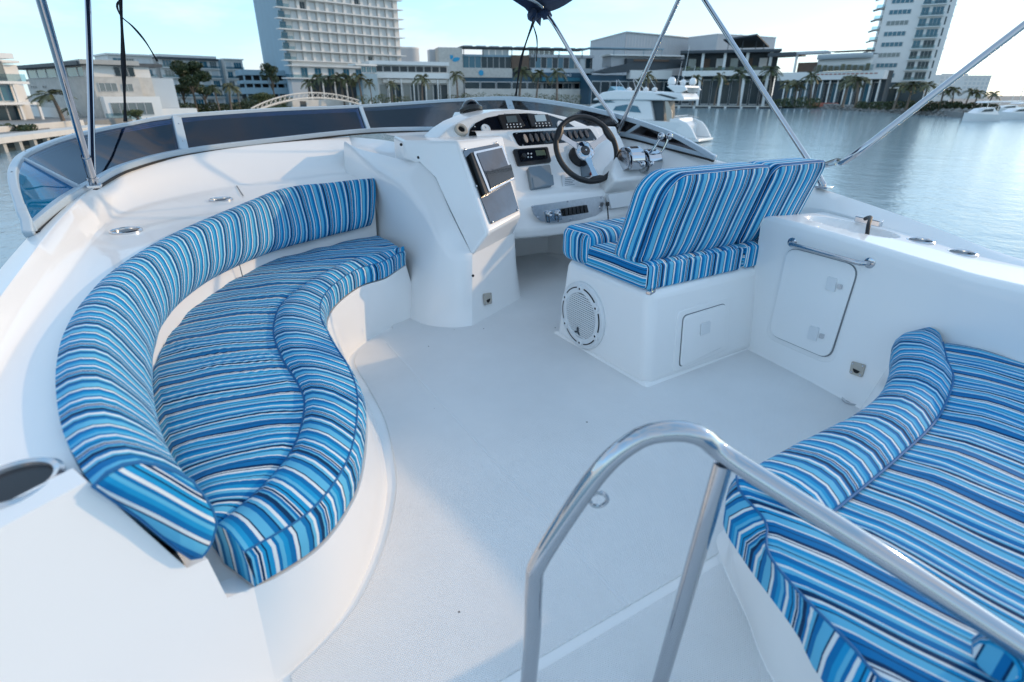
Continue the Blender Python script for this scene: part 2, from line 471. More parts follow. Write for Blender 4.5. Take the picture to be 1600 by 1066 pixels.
Wpx = [(562, 283), (500, 290), (430, 300), (350, 330), (260, 370), (180, 420), (130, 470), (100, 520), (88, 570), (88, 620), (100, 680), (138, 752)]
Wcur = spline(ext([P(x, y, z) for (x, y), z in zip(Wpx, Wz)], .10), N)
wallb = lerpc(Icur, Wcur, .12)
EN_ = EN * .0012
wl2 = setz(wallb, .262)
base_rows = [fil, F0, flare, mid1, mid2, lerpc(F0, b_top, .94), b_top]
base_rows = [r[:-1] + [r[-1] - EN * (r[-1] - EP0).dot(EN)] for r in base_rows]
MB().loft(base_rows + [lerpc(base_rows[-1], wl2, .03), wl2]).build('settee_base', 'gelcoat', fly, ang=50)
MB().loft([setz(wallb, .262), lerpc(setz(wallb, .262), Wcur, .3, .06), lerpc(wallb, Wcur, .95, -.02), [p + V((0, 0, -.018)) for p in Wcur]]).build('settee_back', 'gelcoat', fly, ang=50)
Kpx = [(545, 270), (515, 272), (375, 290), (260, 312), (190, 333), (150, 368), (110, 425), (40, 520), (0, 585)]
Kz = [.62, .62, .62, .62, .62, .618, .614, .608, .604]
Kcur = spline(ext([P(x, y, z) for (x, y), z in zip(Kpx, Kz)], .08) + [V((-.372, .726, .602))], N)
Rcur = spline([PV(545, 213, 4.18), PV(430, 223, 4.0), PV(290, 241, 3.72), PV(200, 264, 3.37), P(148, 291, .74), P(90, 345, .712), P(17, 439, .685), V((-.405, 1.3, .668)), V((-.42, .704, .655))], N)
Ocur = offset_out(Rcur, .065, -.022)
W0 = [p + V((0, 0, -.018)) for p in Wcur]
coam = MB().loft([W0, lerpc(W0, Kcur, .5), lerpc(W0, Kcur, .94), lerpc(Kcur, Rcur, .05), lerpc(Kcur, Rcur, .5, .004), lerpc(Kcur, Rcur, .93, .006), Rcur, lerpc(Rcur, Ocur, .2, .002), Ocur]).build('coaming', 'gelcoat', fly, ang=60)
o1 = offset_out(Ocur, .02, -.03)
MB().loft([Ocur, o1, setz(offset_out(Ocur, .10), -.55), setz(offset_out(Ocur, .35), -1.2), setz(offset_out(Ocur, .5), -2.3), setz(offset_out(Ocur, .2), -3.6)]).build('hull_side', 'gelcoat_plain', fly, ang=50)
onw = lambda x, z: V((x, EP0.y - (x - EP0.x) * EN.x / EN.y, z))
a_ = lambda x, y: PLN(x, y, EP0, EN)
prof = [base_rows[1][-1], base_rows[6][-1], a_(355, 935), a_(324, 873), a_(292, 888), a_(152, 763), a_(136, 752)]
prof += [onw(c[-1].x, c[-1].z) for c in (Kcur, Rcur, Ocur)] + [onw(-.53, .5), onw(-.55, -.016)]
MB().prism(prof, EN * -.05).build('end_wall', 'gelcoat', fly)
# lid joints on the shelf and below the backrest
j0, j1 = P(368, 289, .6225), P(379, 306, .6225)
MB().prism([j0, j0 + V((.005, 0, 0)), j1 + V((.005, 0, 0)), j1], (0, 0, .0015)).build('lid_joint', 'shadow_gap', fly)
q = lerpc(Icur, Wcur, .10)
MB().tube([V((q[25].x, q[25].y, .26)) + V((.012, -.012, 0)), V((q[25].x, q[25].y, .42)) + V((.006, -.006, 0))], .0022, 6).build('lid_joint', 'shadow_gap', fly)
def punch(o, c, r):
    """cut a round opening through a moulding"""
    bm = bmesh.new(); bm.from_mesh(o.data); c = V(c) - origin(o)
    for k in range(2):
        fs = [f for f in bm.faces if (f.calc_center_median() - c).length < r * (3.2 - k)]
        es = list({e for f in fs for e in f.edges if e.calc_length() > .006})
        bmesh.ops.subdivide_edges(bm, edges=es, cuts=3, use_grid_fill=True)
    dl = [f for f in bm.faces if math.hypot(f.calc_center_median().x - c.x, f.calc_center_median().y - c.y) < r * .93 and abs(f.calc_center_median().z - c.z) < .05]
    bmesh.ops.delete(bm, geom=dl, context='FACES'); bm.to_mesh(o.data); bm.free()
def cup(parent, c, r=.05, name='cup_holder', lab=None, host=None):
    if host is not None: punch(host, c, r)
    o = MB().lathe([(r * .84, -.075), (r * .86, -.004), (r * .88, .004), (r * 1.02, .0065), (r * 1.12, .003), (r * 1.12, -.004)], c, n=36).build(name, 'steel', parent)
    MB().lathe([(r * .85, -.07), (0, -.07)], c, n=32).build('cup_bottom', 'rubber', o, base=origin(parent))
    MB().lathe([(r * .855, -.002), (r * .835, -.07)], c, n=32).build('cup_lining', 'cup_metal', o, base=origin(parent))
    if lab: o['label'] = lab
    return o
cup(fly, P(345, 312, .6205), .050, host=coam); cup(fly, P(197, 361, .6195), .050, host=coam); cup(fly, P(20, 757, .6115), .052, host=coam, lab='large steel cup holder nearest the camera')

# ---------------- starboard coaming
rim_s = [PV(700, 204, 4.15), PV(800, 205, 3.95), PV(880, 207, 3.6), PV(968, 213, 3.1), PV(1050, 233, 2.65), PV(1118, 250, 2.28), PU(1200, 271, 2.73), V((2.72, 1.55, .675)), V((2.63, 1.165, .632)), V((2.56, .935, .603)), V((2.52, .665, .562)), V((2.5, .2, .56)), V((2.5, -.8, .56))]
rims = spline(rim_s, 80)
low_s = [V((1.65, 3.85, .80)), V((2.1, 3.7, .79)), V((2.3, 3.45, .76)), V((2.47, 3.05, .62)), V((2.53, 2.6, .5)), V((2.56, 2.25, .48)), V((2.58, 1.9, .50)), V((2.625, 1.54, .596)), V((2.55, 1.175, .586)), V((2.5, .945, .575)), V((2.47, .70, .557)), V((2.45, .2, .554)), V((2.45, -.8, .554))]
lows = spline(low_s, 80)
outs = offset_out(rims, .05, -.02)
stb = thing('coaming_moulding', (2.6, 1.2, 0), 'smooth white coaming sweeping down along the starboard side beside the water', 'boat moulding')
MB().loft([setz(lows, -.02), lows, lerpc(lows, rims, .06), lerpc(lows, rims, .5, .006), lerpc(lows, rims, .94, .006), rims, lerpc(rims, outs, .3, .002), outs]).build('coaming', 'gelcoat', stb, ang=60)
MB().loft([outs, offset_out(outs, .03, -.05), setz(offset_out(outs, .10), -.55), setz(offset_out(outs, .4), -1.2), setz(offset_out(outs, .5), -2.3), setz(offset_out(outs, .2), -3.6)]).build('hull_side', 'gelcoat_plain', stb, ang=50)

# ---------------- wet bar along the starboard side
bar = thing('wet_bar', (2.15, 1.1, 0), 'white wet bar cabinet with oval sink and latched door, starboard side', 'cabinet')
tin = spline([V((2.15, 1.46, .62)), V((2.15, 1.40, .628)), V((2.15, 1.16, .615)), V((2.145, .98, .60)), V((2.13, .75, .585)), V((2.12, .5, .578)), V((2.12, -.8, .575))], 110)
tout = spline([V((2.66, 1.55, .60))] + low_s[7:], 110)
flb = spline([V((2.17, 1.46, -.018)), V((2.168, 1.40, -.018)), V((2.13, 1.10, -.018)), V((2.085, .84, -.018)), V((2.06, .5, -.018)), V((2.06, -.8, -.018))], 110)
for c in (tin, tout, flb):
    pass
def match_y(c, ref):
    """resample c so that point i has the fore-and-aft position of ref[i]"""
    out = []
    for r in ref:
        y = r.y
        for a, b in zip(c, c[1:]):
            if (a.y - y) * (b.y - y) <= 0 and a.y != b.y:
                out.append(a.lerp(b, (y - a.y) / (b.y - a.y))); break
        else: out.append((c[0] if y > c[0].y else c[-1]).copy())
    return out
ys = [V((0, 1.46 - .86 * (i / 89) if i < 90 else .6 - 1.4 * ((i - 89) / 20), 0)) for i in range(110)]
tin, tout, flb = match_y(tin, ys), match_y(tout, ys), match_y(flb, ys)
SC, SU, SVV = V((2.385, 1.215, 0)), .115, .185
rows = []
for k in range(31):
    t = k / 30; row = []
    for a, b in zip(tin, tout):
        p = a.lerp(b, t); d = math.hypot((p.x - SC.x) / SU, (p.y - SC.y) / SVV)
        p.z -= .10 * max(0, min(1, (1.0 - d) / .30)) ** .7 if d < 1 else 0
        row.append(p)
    rows.append(row)
r1 = [p + V((-.012, 0, -.006)) for p in tin]; r2 = [p + V((-.018, 0, -.022)) for p in tin]; r3 = [p + V((-.012, 0, -.06)) for p in tin]
flb2 = [p + V((-.004, 0, .03)) for p in flb]; flb3 = [p + V((-.022, 0, .008)) for p in flb]
facec = [p for p in tin]
cbody = MB().loft([flb3, flb2, lerpc(flb2, r3, .5), r3, r2, r1] + rows).build('cabinet_body', 'gelcoat', bar, ang=60)
fw = [flb3[0], flb2[0], r3[0], r2[0], r1[0]] + [rows[k][0] for k in range(31)] + [V((2.66, 1.46, -.018))]
MB().prism(fw, (0, -.004, 0)).build('end_panel', 'gelcoat', bar)
def face_u(v, z):
    f = match_y(flb2, [V((0, v, 0))])[0]; t_ = match_y(r3, [V((0, v, 0))])[0]
    return f.x + (t_.x - f.x) * (z - f.z) / (t_.z - f.z)
def onface(x, y):
    u = 2.13
    for _ in range(6):
        p = PU(x, y, u); u = face_u(p.y, p.z)
    return PU(x, y, u)
door_px = [(1233, 386), (1343, 416), (1297, 561), (1203, 521)]
plate('door_surround', [onface(x, y) for x, y in [(1227, 376), (1354, 411), (1302, 574), (1193, 526)]], .006, 'gelcoat', bar, r=.07, lift=-.006, bevel=.004, seg=6)
door = plate('door', [onface(x, y) for x, y in door_px], .007, 'gelcoat_plain', bar, r=.05, lift=.004, bevel=.002, seg=6)
plate('door_joint', [onface(x, y) for x, y in [(1232, 385), (1344.5, 415.3), (1298, 563), (1202, 522)]], .003, 'shadow_gap', bar, r=.052, lift=.001, seg=6)
for lx, ly in ((1306, 443), (1278, 520)):
    c = [onface(lx + dx, ly + dy) for dx, dy in ((-9, -12), (6, -8), (1, 13), (-13, 8))]
    l = plate('latch', c, .006, 'white_plastic', door, r=.006, lift=.010, bevel=.001)
    plate('latch_button', [onface(lx + dx, ly + dy) for dx, dy in ((7, 0), (14, 2), (12, 9), (5, 7))], .006, 'steel', l, r=.004, lift=.011)
# grab rail
a, b = onface(1238, 379), onface(1359, 411)
a2, b2 = a + V((-.035, -.03, -.0)), b + V((-.035, .03, 0))
hr = MB().tube(spline([a, a + V((-.02, -.006, 0)), a2, a2.lerp(b2, .5), b2, b + V((-.02, .006, 0)), b], 30), .0095, 12).build('grab_rail', 'chrome', bar)
for e_ in (a, b): MB().lathe([(.02, -.01), (.02, .002), (.012, .005), (0, .005)], e_, (-1, 0, 0), 18).build('rail_foot', 'chrome', hr, base=origin(bar))
def vent(parent, pts, r=.008):
    o = plate('vent_plate', pts, .004, 'beige_plastic', parent, r=r, lift=.002, bevel=.001)
    c = sum((V(p) for p in pts), V((0, 0, 0))) / 4; n = toward(polynormal(pts), c); x, y, n = frame_of(n)
    h = (V(pts[0]) - V(pts[3])).length * .5
    half = [c + n * .0065 - y * h * .1 + (x * math.cos(t) + y * math.sin(t)) * h * .55 for t in [math.pi + math.pi * k / 10 for k in range(11)]]
    MB().prism(half, n * .001).build('vent_opening', 'dark_hole', o, base=origin(parent))
    for p in pts: screw(V(p).lerp(c, .3) + n * .006, n, o, .004)
    return o
vent(bar, [onface(x, y) for x, y in ((1332, 564), (1354, 570), (1348, 590), (1328, 583))])
ring('floor_drain', P(1330, 627, .001), (0, 0, 1), .034, .022, .006, 'steel', deck)
MB().lathe([(.022, .002), (0, .002)], P(1330, 627, .001), n=20).build('drain_grate', 'dark_hole', deck)
def ontop(x, y):
    z = .58
    for _ in range(6):
        p = P(x, y, z); a, b = match_y(tin, [p])[0], match_y(tout, [p])[0]; z = a.z + (b.z - a.z) * (p.x - a.x) / (b.x - a.x)
    return P(x, y, z)
cup(bar, ontop(1438, 377), .044, host=cbody); cup(bar, ontop(1503, 396), .044, host=cbody)
# tap with its folding spout on the coaming wall
tp = PV(1357, 346, 1.20)
tap = MB().box(tp, (.02, .12, .026), Matrix.Rotation(rad(-12), 3, 'Z')).build('tap', 'steel', bar, bevel=.004)
MB().tube(spline([PV(1352, 342, 1.20), PV(1360, 340, 1.16), PV(1357, 352, 1.12), PV(1354, 373, 1.10)], 14), .008, 10).build('tap_spout', 'rubber', bar)

# ---------------- starboard settee base
sset = thing('settee_base', (1.5, .1, 0), 'white curved seat base under the starboard settee beside the stair rail', 'seat base')
SE = [(1440, 522), (1395, 540), (1390, 580), (1370, 625), (1320, 665), (1250, 700), (1165, 745)]
se3 = [V((2.13, .78, .30))] + [P(x, y, .31) for x, y in SE[1:]] + [V((.905, .575, .31)), V((.84, .53, .31)), V((.80, .45, .31)), P(1190, 880, .31), P(1250, 958, .31), P(1330, 1076, .31), V((.64, -.2, .31)), V((.64, -.8, .31))]
sedge = spline(se3, 90)
sb_top = setz([p + V((.01, -.008, 0)) for p in sedge], .255)
sfl = spline([V((2.10, .86, -.018)), V((1.9, .80, -.018)), V((1.6, .70, -.018)), V((1.3, .69, -.018)), V((1.12, .69, -.018)), P(1115, 840), P(1135, 890), P(1170, 960), P(1215, 1066), V((.79, .1, 0)), V((.77, -.8, 0))], 90)
sfl = setz(sfl, -.018)
sin_ = [V((2.1, p.y * .5 - .35, .255)) for p in sedge]
MB().loft([[p + V((-.012, .012, .004)) for p in sfl], lerpc(sfl, sb_top, .06), lerpc(sfl, sb_top, .5), lerpc(sfl, sb_top, .95), sb_top, lerpc(sb_top, sin_, .04), sin_]).build('seat_box', 'gelcoat', sset, ang=50)

# ---------------- helm seat base
hb = thing('pedestal_box', (2.0, 1.75, 0), 'white moulded box under the helm seats with round speaker in its side', 'seat base')
def frust(poly0, z0, poly1, z1): 
    n = len(poly0); m_ = MB()
    m_.add([V((x, y, z0)) for x, y in poly0] + [V((x, y, z1)) for x, y in poly1], [list(range(n))[::-1], list(range(n, 2 * n))] + [(i, (i + 1) % n, n + (i + 1) % n, n + i) for i in range(n)])
    return m_
frust([(1.49, 1.40), (2.75, 1.43), (2.75, 2.06), (1.49, 2.06)], -.018, [(1.495, 1.44), (2.7, 1.46), (2.7, 2.03), (1.495, 2.0)], .405).build('box_body', 'gelcoat', hb, bevel=.045, seg=6)
frust([(1.472, 1.38), (2.2, 1.405), (2.2, 2.06), (1.472, 2.075)], -.019, [(1.489, 1.402), (2.2, 1.43), (2.2, 2.0), (1.489, 2.058)], .012).build('skirting', 'gelcoat', hb, bevel=.02, seg=4)
# speaker
def side(x, y): return PU(x, y, 1.4915)
sc = side(911, 493); SX = V((-1, 0, 0))
spk = MB().lathe([(.160, -.004), (.160, .008), (.153, .014), (.140, .014), (.132, .018), (.112, .018), (.108, .011), (.108, -.004)], sc, SX, 48).build('speaker', 'white_plastic', hb)
spk['label'] = 'round white speaker with slatted grille'
MB().lathe([(.110, .002), (0, .002)], sc, SX, 40).build('speaker_cone', 'dark_hole', spk, base=origin(hb))
ns = 21
for i in range(ns):
    z = -.105 + .21 * (i + .5) / ns; hw = math.sqrt(.109 ** 2 - z * z)
    MB().box(sc + V((-.012, 0, z)), (.006, 2 * hw, .0062)).build('grille_slat', 'white_plastic', spk, base=origin(hb))
for k in range(6):
    t = 2 * math.pi * k / 6 + .45; d = V((0, math.cos(t), math.sin(t)))
    lug = MB().lathe([(.017, .010), (.017, .021), (.012, .023), (.006, .023), (.005, .016), (0, .016)], sc + d * .131, SX, 16).build('mounting_lug', 'white_plastic', spk, base=origin(hb))
    MB().lathe([(.0052, .0225), (0, .0225)], sc + d * .131, SX, 10).build('screw', 'steel', spk, base=origin(hb))
for k in range(6):
    t0 = 2 * math.pi * (k + .5) / 6 + .45
    arc = [sc + V((-.0188, math.cos(t) * .1375, math.sin(t) * .1375)) for t in [t0 - .33 + .66 * q_ / 10 for q_ in range(11)]]
    arc2 = [sc + V((-.0188, math.cos(t) * .1325, math.sin(t) * .1325)) for t in [t0 + .33 - .66 * q_ / 10 for q_ in range(11)]]
    MB().prism(arc + arc2, (.006, 0, 0)).build('ring_slot', 'dark_hole', spk, base=origin(hb))
lg = sc + V((-.0165, .012, -.085))
logo = MB()
logo.prism([lg + V((0, y, z)) for y, z in ((.004, .026), (-.004, .026), (-.006, .004), (-.018, -.010), (-.014, -.013), (.0, -.003))], (-.002, 0, 0))
logo.prism([lg + V((0, y, z)) for y, z in ((.008, .020), (.004, .020), (.006, .004), (.022, -.002), (.022, -.008), (.004, -.004))], (-.002, 0, 0))
logo.build('logo', 'logo_dark', spk, base=origin(hb))
# rear hatch
bkn = (V((2.75, 1.43, -.018)) - V((1.49, 1.40, -.018))).cross(V((1.495, 1.44, .405)) - V((1.49, 1.40, -.018))).normalized()
def back(x, y): return PLN(x, y, (1.49, 1.40, -.018), bkn)
hp = [(1066, 494), (1131, 474), (1128, 540), (1060, 573)]
plate('hatch_surround', [back(x, y) for x, y in [(1058, 487), (1140, 463), (1137, 545), (1050, 583)]],   .006, 'gelcoat', hb, r=.03, lift=-.002, bevel=.004, seg=6)
hd = plate('hatch_door', [back(x, y) for x, y in hp], .007, 'gelcoat_plain', hb, r=.025, lift=.005, bevel=.002, seg=6)
plate('hatch_joint', [back(x, y) for x, y in [(1065.3, 493), (1132, 473), (1129, 541), (1059, 574.2)]], .002, 'shadow_gap', hb, r=.025, lift=.0035, seg=6)
plate('latch', [back(x, y) for x, y in ((1091, 505), (1105, 501), (1104, 518), (1090, 523))], .006, 'white_plastic', hd, r=.004, lift=.013, bevel=.001)
clip = MB().box(P(1017, 456, .412), (.045, .022, .016), Matrix.Rotation(rad(20), 3, 'Z')).build('strap_clip', 'chrome', hb, bevel=.004)
for x, y in ((1173, 545), (392, 0)):
    if y: MB().lathe([(.008, 0), (.008, .004), (.004, .006), (0, .006)], P(x, y, 0), n=10).build('deck_fitting', 'rubber', deck)
MB().lathe([(.008, 0), (.008, .004), (.004, .006), (0, .006)], P(634, 496, .006), n=10).build('deck_fitting', 'rubber', deck)

# ================================================================== CUSHIONS
def wob(p, a, f=6.0): return a * noise.noise(V(p) * f)
def strip_cushion(name, curves, ulen, m, parent, sub=0):
    """loft with the stripes running across the length: U is arc length of the reference curve"""
    uvs = []
    for c in curves:
        L = arclen(ulen); uvs.append([(L[i], .0) for i in range(len(c))])
    uv2 = []; acc = [0.0] * len(curves[0])
    for j, c in enumerate(curves):
        if j: acc = [acc[i] + (c[i] - curves[j - 1][i]).length for i in range(len(c))]
        uv2.append([(uvs[j][i][0], acc[i]) for i in range(len(c))])
    return MB().loft(curves, uvs=uv2).build(name, m, parent, ang=70, sub=sub)
# --- port backrest
NB = 150
Wc = spline(ext([P(x, y, z) for (x, y), z in zip(Wpx, Wz)], .08), NB); Ic = spline(ext([P(x, y, .42) for x, y in Ipx], .08), NB)
bk = thing('backrest_cushion', (-.2, .9, .42), 'long curved blue and white striped backrest on the port settee', 'cushion')
secs = []
for s_, h_ in ((.8, -.03), (.4, -.012), (.0, .0), (.01, .022), (.05, .042), (.12, .058), (.22, .066), (.36, .069), (.52, .067), (.68, .060), (.82, .048), (.93, .030), (1.0, .004), (1.02, -.012), (1.02, -.026), (.96, -.034)):
    row = []
    for i in range(NB):
        d = Ic[i] - Wc[i]; t = Wc[min(i + 1, NB - 1)] - Wc[max(i - 1, 0)]
        n = t.cross(d).normalized(); n = n if n.z > 0 else -n
        row.append(Wc[i] + d * s_ + n * (h_ * .92 + .005 * noise.noise(V((i * .11, s_ * 3, 0))) * min(1, max(0, h_ * 40))))
    for i in range(NB - 40, NB):
        d_ = (row[i] - EP0).dot(EN)
        if d_ > .010 or i == NB - 1: row[i] = row[i] - EN * (d_ - .010)
    secs.append(row)
strip_cushion('cushion_roll', secs, Wc, 'stripes', bk)
# quilted end of the backrest
endp = [r[-1] for r in secs]; ce = sum(endp, V((0, 0, 0))) / len(endp)
startp = [r[0] for r in secs]
mbx = MB()
lay = [endp, [p.lerp(ce, .08) + EN * .008 for p in endp], [p.lerp(ce, .3) + EN * .013 for p in endp], [p.lerp(ce, .99) + EN * .015 for p in endp]]
ax = (Wc[-1] - Ic[-1]); ax -= EN * ax.dot(EN); ax.normalize(); pe = ax.cross(EN)
mbx.loft([L_ + [L_[0]] for L_ in lay], uvs=[[((p - ce).dot(pe) * 1.3 + .13, (p - ce).dot(ax)) for p in L_ + [L_[0]]] for L_ in lay])
mbx.build('cushion_end', 'stripes', bk, ang=60)
MB().tube(endp + [endp[0]], .0035, 8).build('piping', 'piping', bk)
# --- port seat
NS = 150
SBpx = [(566, 372), (420, 405), (320, 450), (262, 510), (236, 560), (233, 600), (253, 690), (290, 765), (322, 812)]
SSpx = [(606, 396), (575, 402), (530, 415), (450, 462), (427, 506), (438, 552), (466, 598), (475, 632), (460, 690), (420, 745), (333, 822)]
Bc = spline(ext([P(x, y, .345) for x, y in SBpx], .09), NS); Sc = spline(ext([P(x, y, .362) for x, y in SSpx], .09), NS)
Ec = spline(E30, NS)
tip = a_(326, 852); 
st = thing('seat_cushion', (.1, 1.6, .26), 'curved blue and white striped seat cushion on the port settee', 'cushion')
def planar_uv(rows, dirv): return [[(p.dot(dirv), p.x) for p in r] for r in rows]
rows = []
for k in range(15):
    t = k / 14; r = []
    for i in range(NS):
        p = Bc[i].lerp(Sc[i], t)
        p.z = .337 + .022 * math.sin(math.pi * min(1, t * 1.0)) ** .5 + .010 * t + .008 * noise.noise(p * 9) + .004 * noise.noise(V((p.x * 6, p.y * 34, 0)))
        r.append(p)
    rows.append(r)
for i in range(NS): rows[-1][i].z = .352; rows[0][i].z = .325
rows.insert(0, [p + V((0, 0, -.06)) for p in rows[0]])
du = V((.19, .98, 0))
MB().loft(rows, uvs=planar_uv(rows, du)).build('seat_pad', 'stripes_pad', st, ang=70)
Et = []
cen = spline([P(x, y, .362) for x, y in SSpx], NS)
rr = [rows[-1]]
Etop = [e.lerp(V((s.x, s.y, .30)), .10) + V((0, 0, .048)) for e, s in zip(Ec, Sc)]
for s_, dz in ((.06, .012), (.2, .024), (.4, .028), (.6, .025), (.8, .015), (.93, .006), (1, 0)):
    rr.append([a.lerp(b, s_) + V((0, 0, dz + .004 * noise.noise(V((i * .15, s_ * 2, 5))))) for i, (a, b) in enumerate(zip(rows[-1], Etop))])
strip_cushion('front_roll', rr, Ec, 'stripes', st)
band = [Etop, [a.lerp(b, .35) + (b - a) * .0 + V((.004, -.002, 0)) for a, b in zip(Etop, Ec)], Ec, [V((e.x, e.y, .268)).lerp(V((s.x, s.y, .268)), .03) for e, s in zip(Ec, Sc)]]
L_ = arclen(Ec)
MB().loft(band, uvs=[[(L_[i] * 1.0 + .05, 0) for i in range(NS)] for _ in band]).build('side_band', 'stripes', st, ang=70)
MB().tube([p + V((0, 0, .001)) for p in Etop], .0022, 6).build('piping', 'piping', st)
MB().tube([p + V((0, 0, .002)) for p in rows[-1]], .003, 6).build('seam', 'piping', st)
# after end of the seat
e0 = rows[1][-1]; endrow = [r[-1] for r in rows[1:]] + [r[-1] for r in rr[1:]]
endrow = endrow + [Ec[-1].copy()]
low = [V((p.x - .0, p.y, .268)) for p in endrow]
MB().loft([endrow, [p.lerp(q, .4) + EN * .006 for p, q in zip(endrow, low)], low], uvs=[[((p - e0).length, 0) for p in endrow]] * 3).build('end_band', 'stripes', st, ang=70)
# --- starboard seat
sst = thing('seat_cushion', (1.4, .3, .26), 'blue striped seat cushion on the starboard settee under the stair rail', 'cushion')
roll_e = spline([V((2.13, .78, .30))] + [P(x, y, .31) for x, y in SE[1:]] + [V((.90, .572, .31))], 110)
rs = [V((2.06, .665, .36)), P(1480, 560, .36), P(1490, 592, .36), P(1465, 652, .36), P(1400, 716, .36), P(1310, 791, .36), V((.90, .385, .36))]
roll_s = spline(rs, 110)
etop = [e.lerp(V((s.x, s.y, .30)), .10) + V((0, 0, .045)) for e, s in zip(roll_e, roll_s)]
seamc = [V((p.x, p.y, .353)) for p in roll_s]
rr = [seamc]
for s_, dz in ((.05, .010), (.2, .026), (.4, .032), (.6, .030), (.8, .018), (.93, .008), (1, 0)):
    rr.append([a.lerp(b, s_) + V((0, 0, dz + .004 * noise.noise(V((i * .15, s_ * 2, 9))))) for i, (a, b) in enumerate(zip(seamc, etop))])
rr += [[a.lerp(b, .5) + V((-.003, .004, 0)) for a, b in zip(etop, roll_e)], roll_e, [V((p.x, p.y - .006, .268)) for p in roll_e]]
strip_cushion('front_roll', rr, roll_e, 'stripes', sst)
MB().tube([p + V((0, 0, .003)) for p in seamc], .003, 6).build('seam', 'piping', sst)
# main pad: from the seam aft
ne = 110; rows = []
farb = []
for i, p in enumerate(roll_s): farb.append(V((p.x + .05, -.75, .35)))
for k in range(26):
    t = (k / 25) ** 1.3; r = []
    for i in range(ne):
        p = seamc[i].lerp(farb[i], t)
        p.z = .350 + .014 * min(1, t * 14) + .009 * noise.noise(V((p.x * 13, p.y * 4, 2))) * min(1, t * 20) + .004 * noise.noise(V((p.x * 40, p.y * 5, 1)))
        r.append(p)
    rows.append(r)
rows = [[V((2.09, r[0].y + .0, r[0].z - .004))] + r for r in rows]
MB().loft(rows, uvs=[[(p.x + p.y * .12, p.y) for p in r] for r in rows]).build('seat_pad', 'stripes_pad', sst, ang=70)
# inboard border band with its cross stripes
ib_t = spline([V((.90, .56, .352)), V((.862, .52, .352)), V((.832, .44, .352)), P(1205, 875, .352), P(1320, 1000, .352), V((.69, .05, .352)), V((.67, -.75, .352))], 60)
ib_s = [V((.90, .40, .353))] + [V((.84, p.y, .353)) for p in ib_t[1:]]
ib_b = spline(se3[7:], 60)
topn = spline([r[-1] for r in rows], 60)
MB().tube([p + V((0, 0, .001)) for p in topn], .0025, 6).build('seam', 'piping', sst)
MB().loft([topn, lerpc(topn, ib_t, .5, .012), lerpc(topn, ib_t, .92, .006), ib_t], uvs=[[(p.x * 1.0 + p.y * .28, p.y) for p in c] for c in (topn, lerpc(topn, ib_t, .5), lerpc(topn, ib_t, .92), ib_t)]).build('corner_pad', 'stripes_pad', sst, ang=70)
Lb = arclen(ib_b)
MB().loft([ib_t, lerpc(ib_t, ib_b, .4, .004), ib_b, [V((p.x + .004, p.y, .262)) for p in ib_b]], uvs=[[(l * 1.0, 0) for l in Lb]] * 4).build('side_band', 'stripes', sst, ang=70)
MB().tube([p + V((0, 0, .002)) for p in ib_t], .0025, 6).build('piping', 'piping', sst)
# backrest roll end just inside the frame
bb_ = thing('bolster_cushion', (.9, .0, .35), 'small end of a striped bolster at the lower right corner, on the starboard settee', 'cushion')
c0, c1 = P(1545, 1052, .38), P(1700, 1062, .38)
rl = []
for k in range(13):
    t = 2 * math.pi * k / 12
    rl.append([c0.lerp(c1, j / 12) + V((0, math.cos(t) * .045 * min(1, .55 + j * .25), .022 + math.sin(t) * .045 * min(1, .55 + j * .25))) for j in range(13)])
MB().loft(rl, uvs=[[(j * .03, k * .02) for j in range(13)] for k in range(13)]).build('bolster_roll', 'stripes', bb_, ang=70)
ep = [r[0] for r in rl[:-1]]
MB().add(ep, [list(range(12))], [(p.y, p.z) for p in ep]).build('bolster_end', 'stripes', bb_)

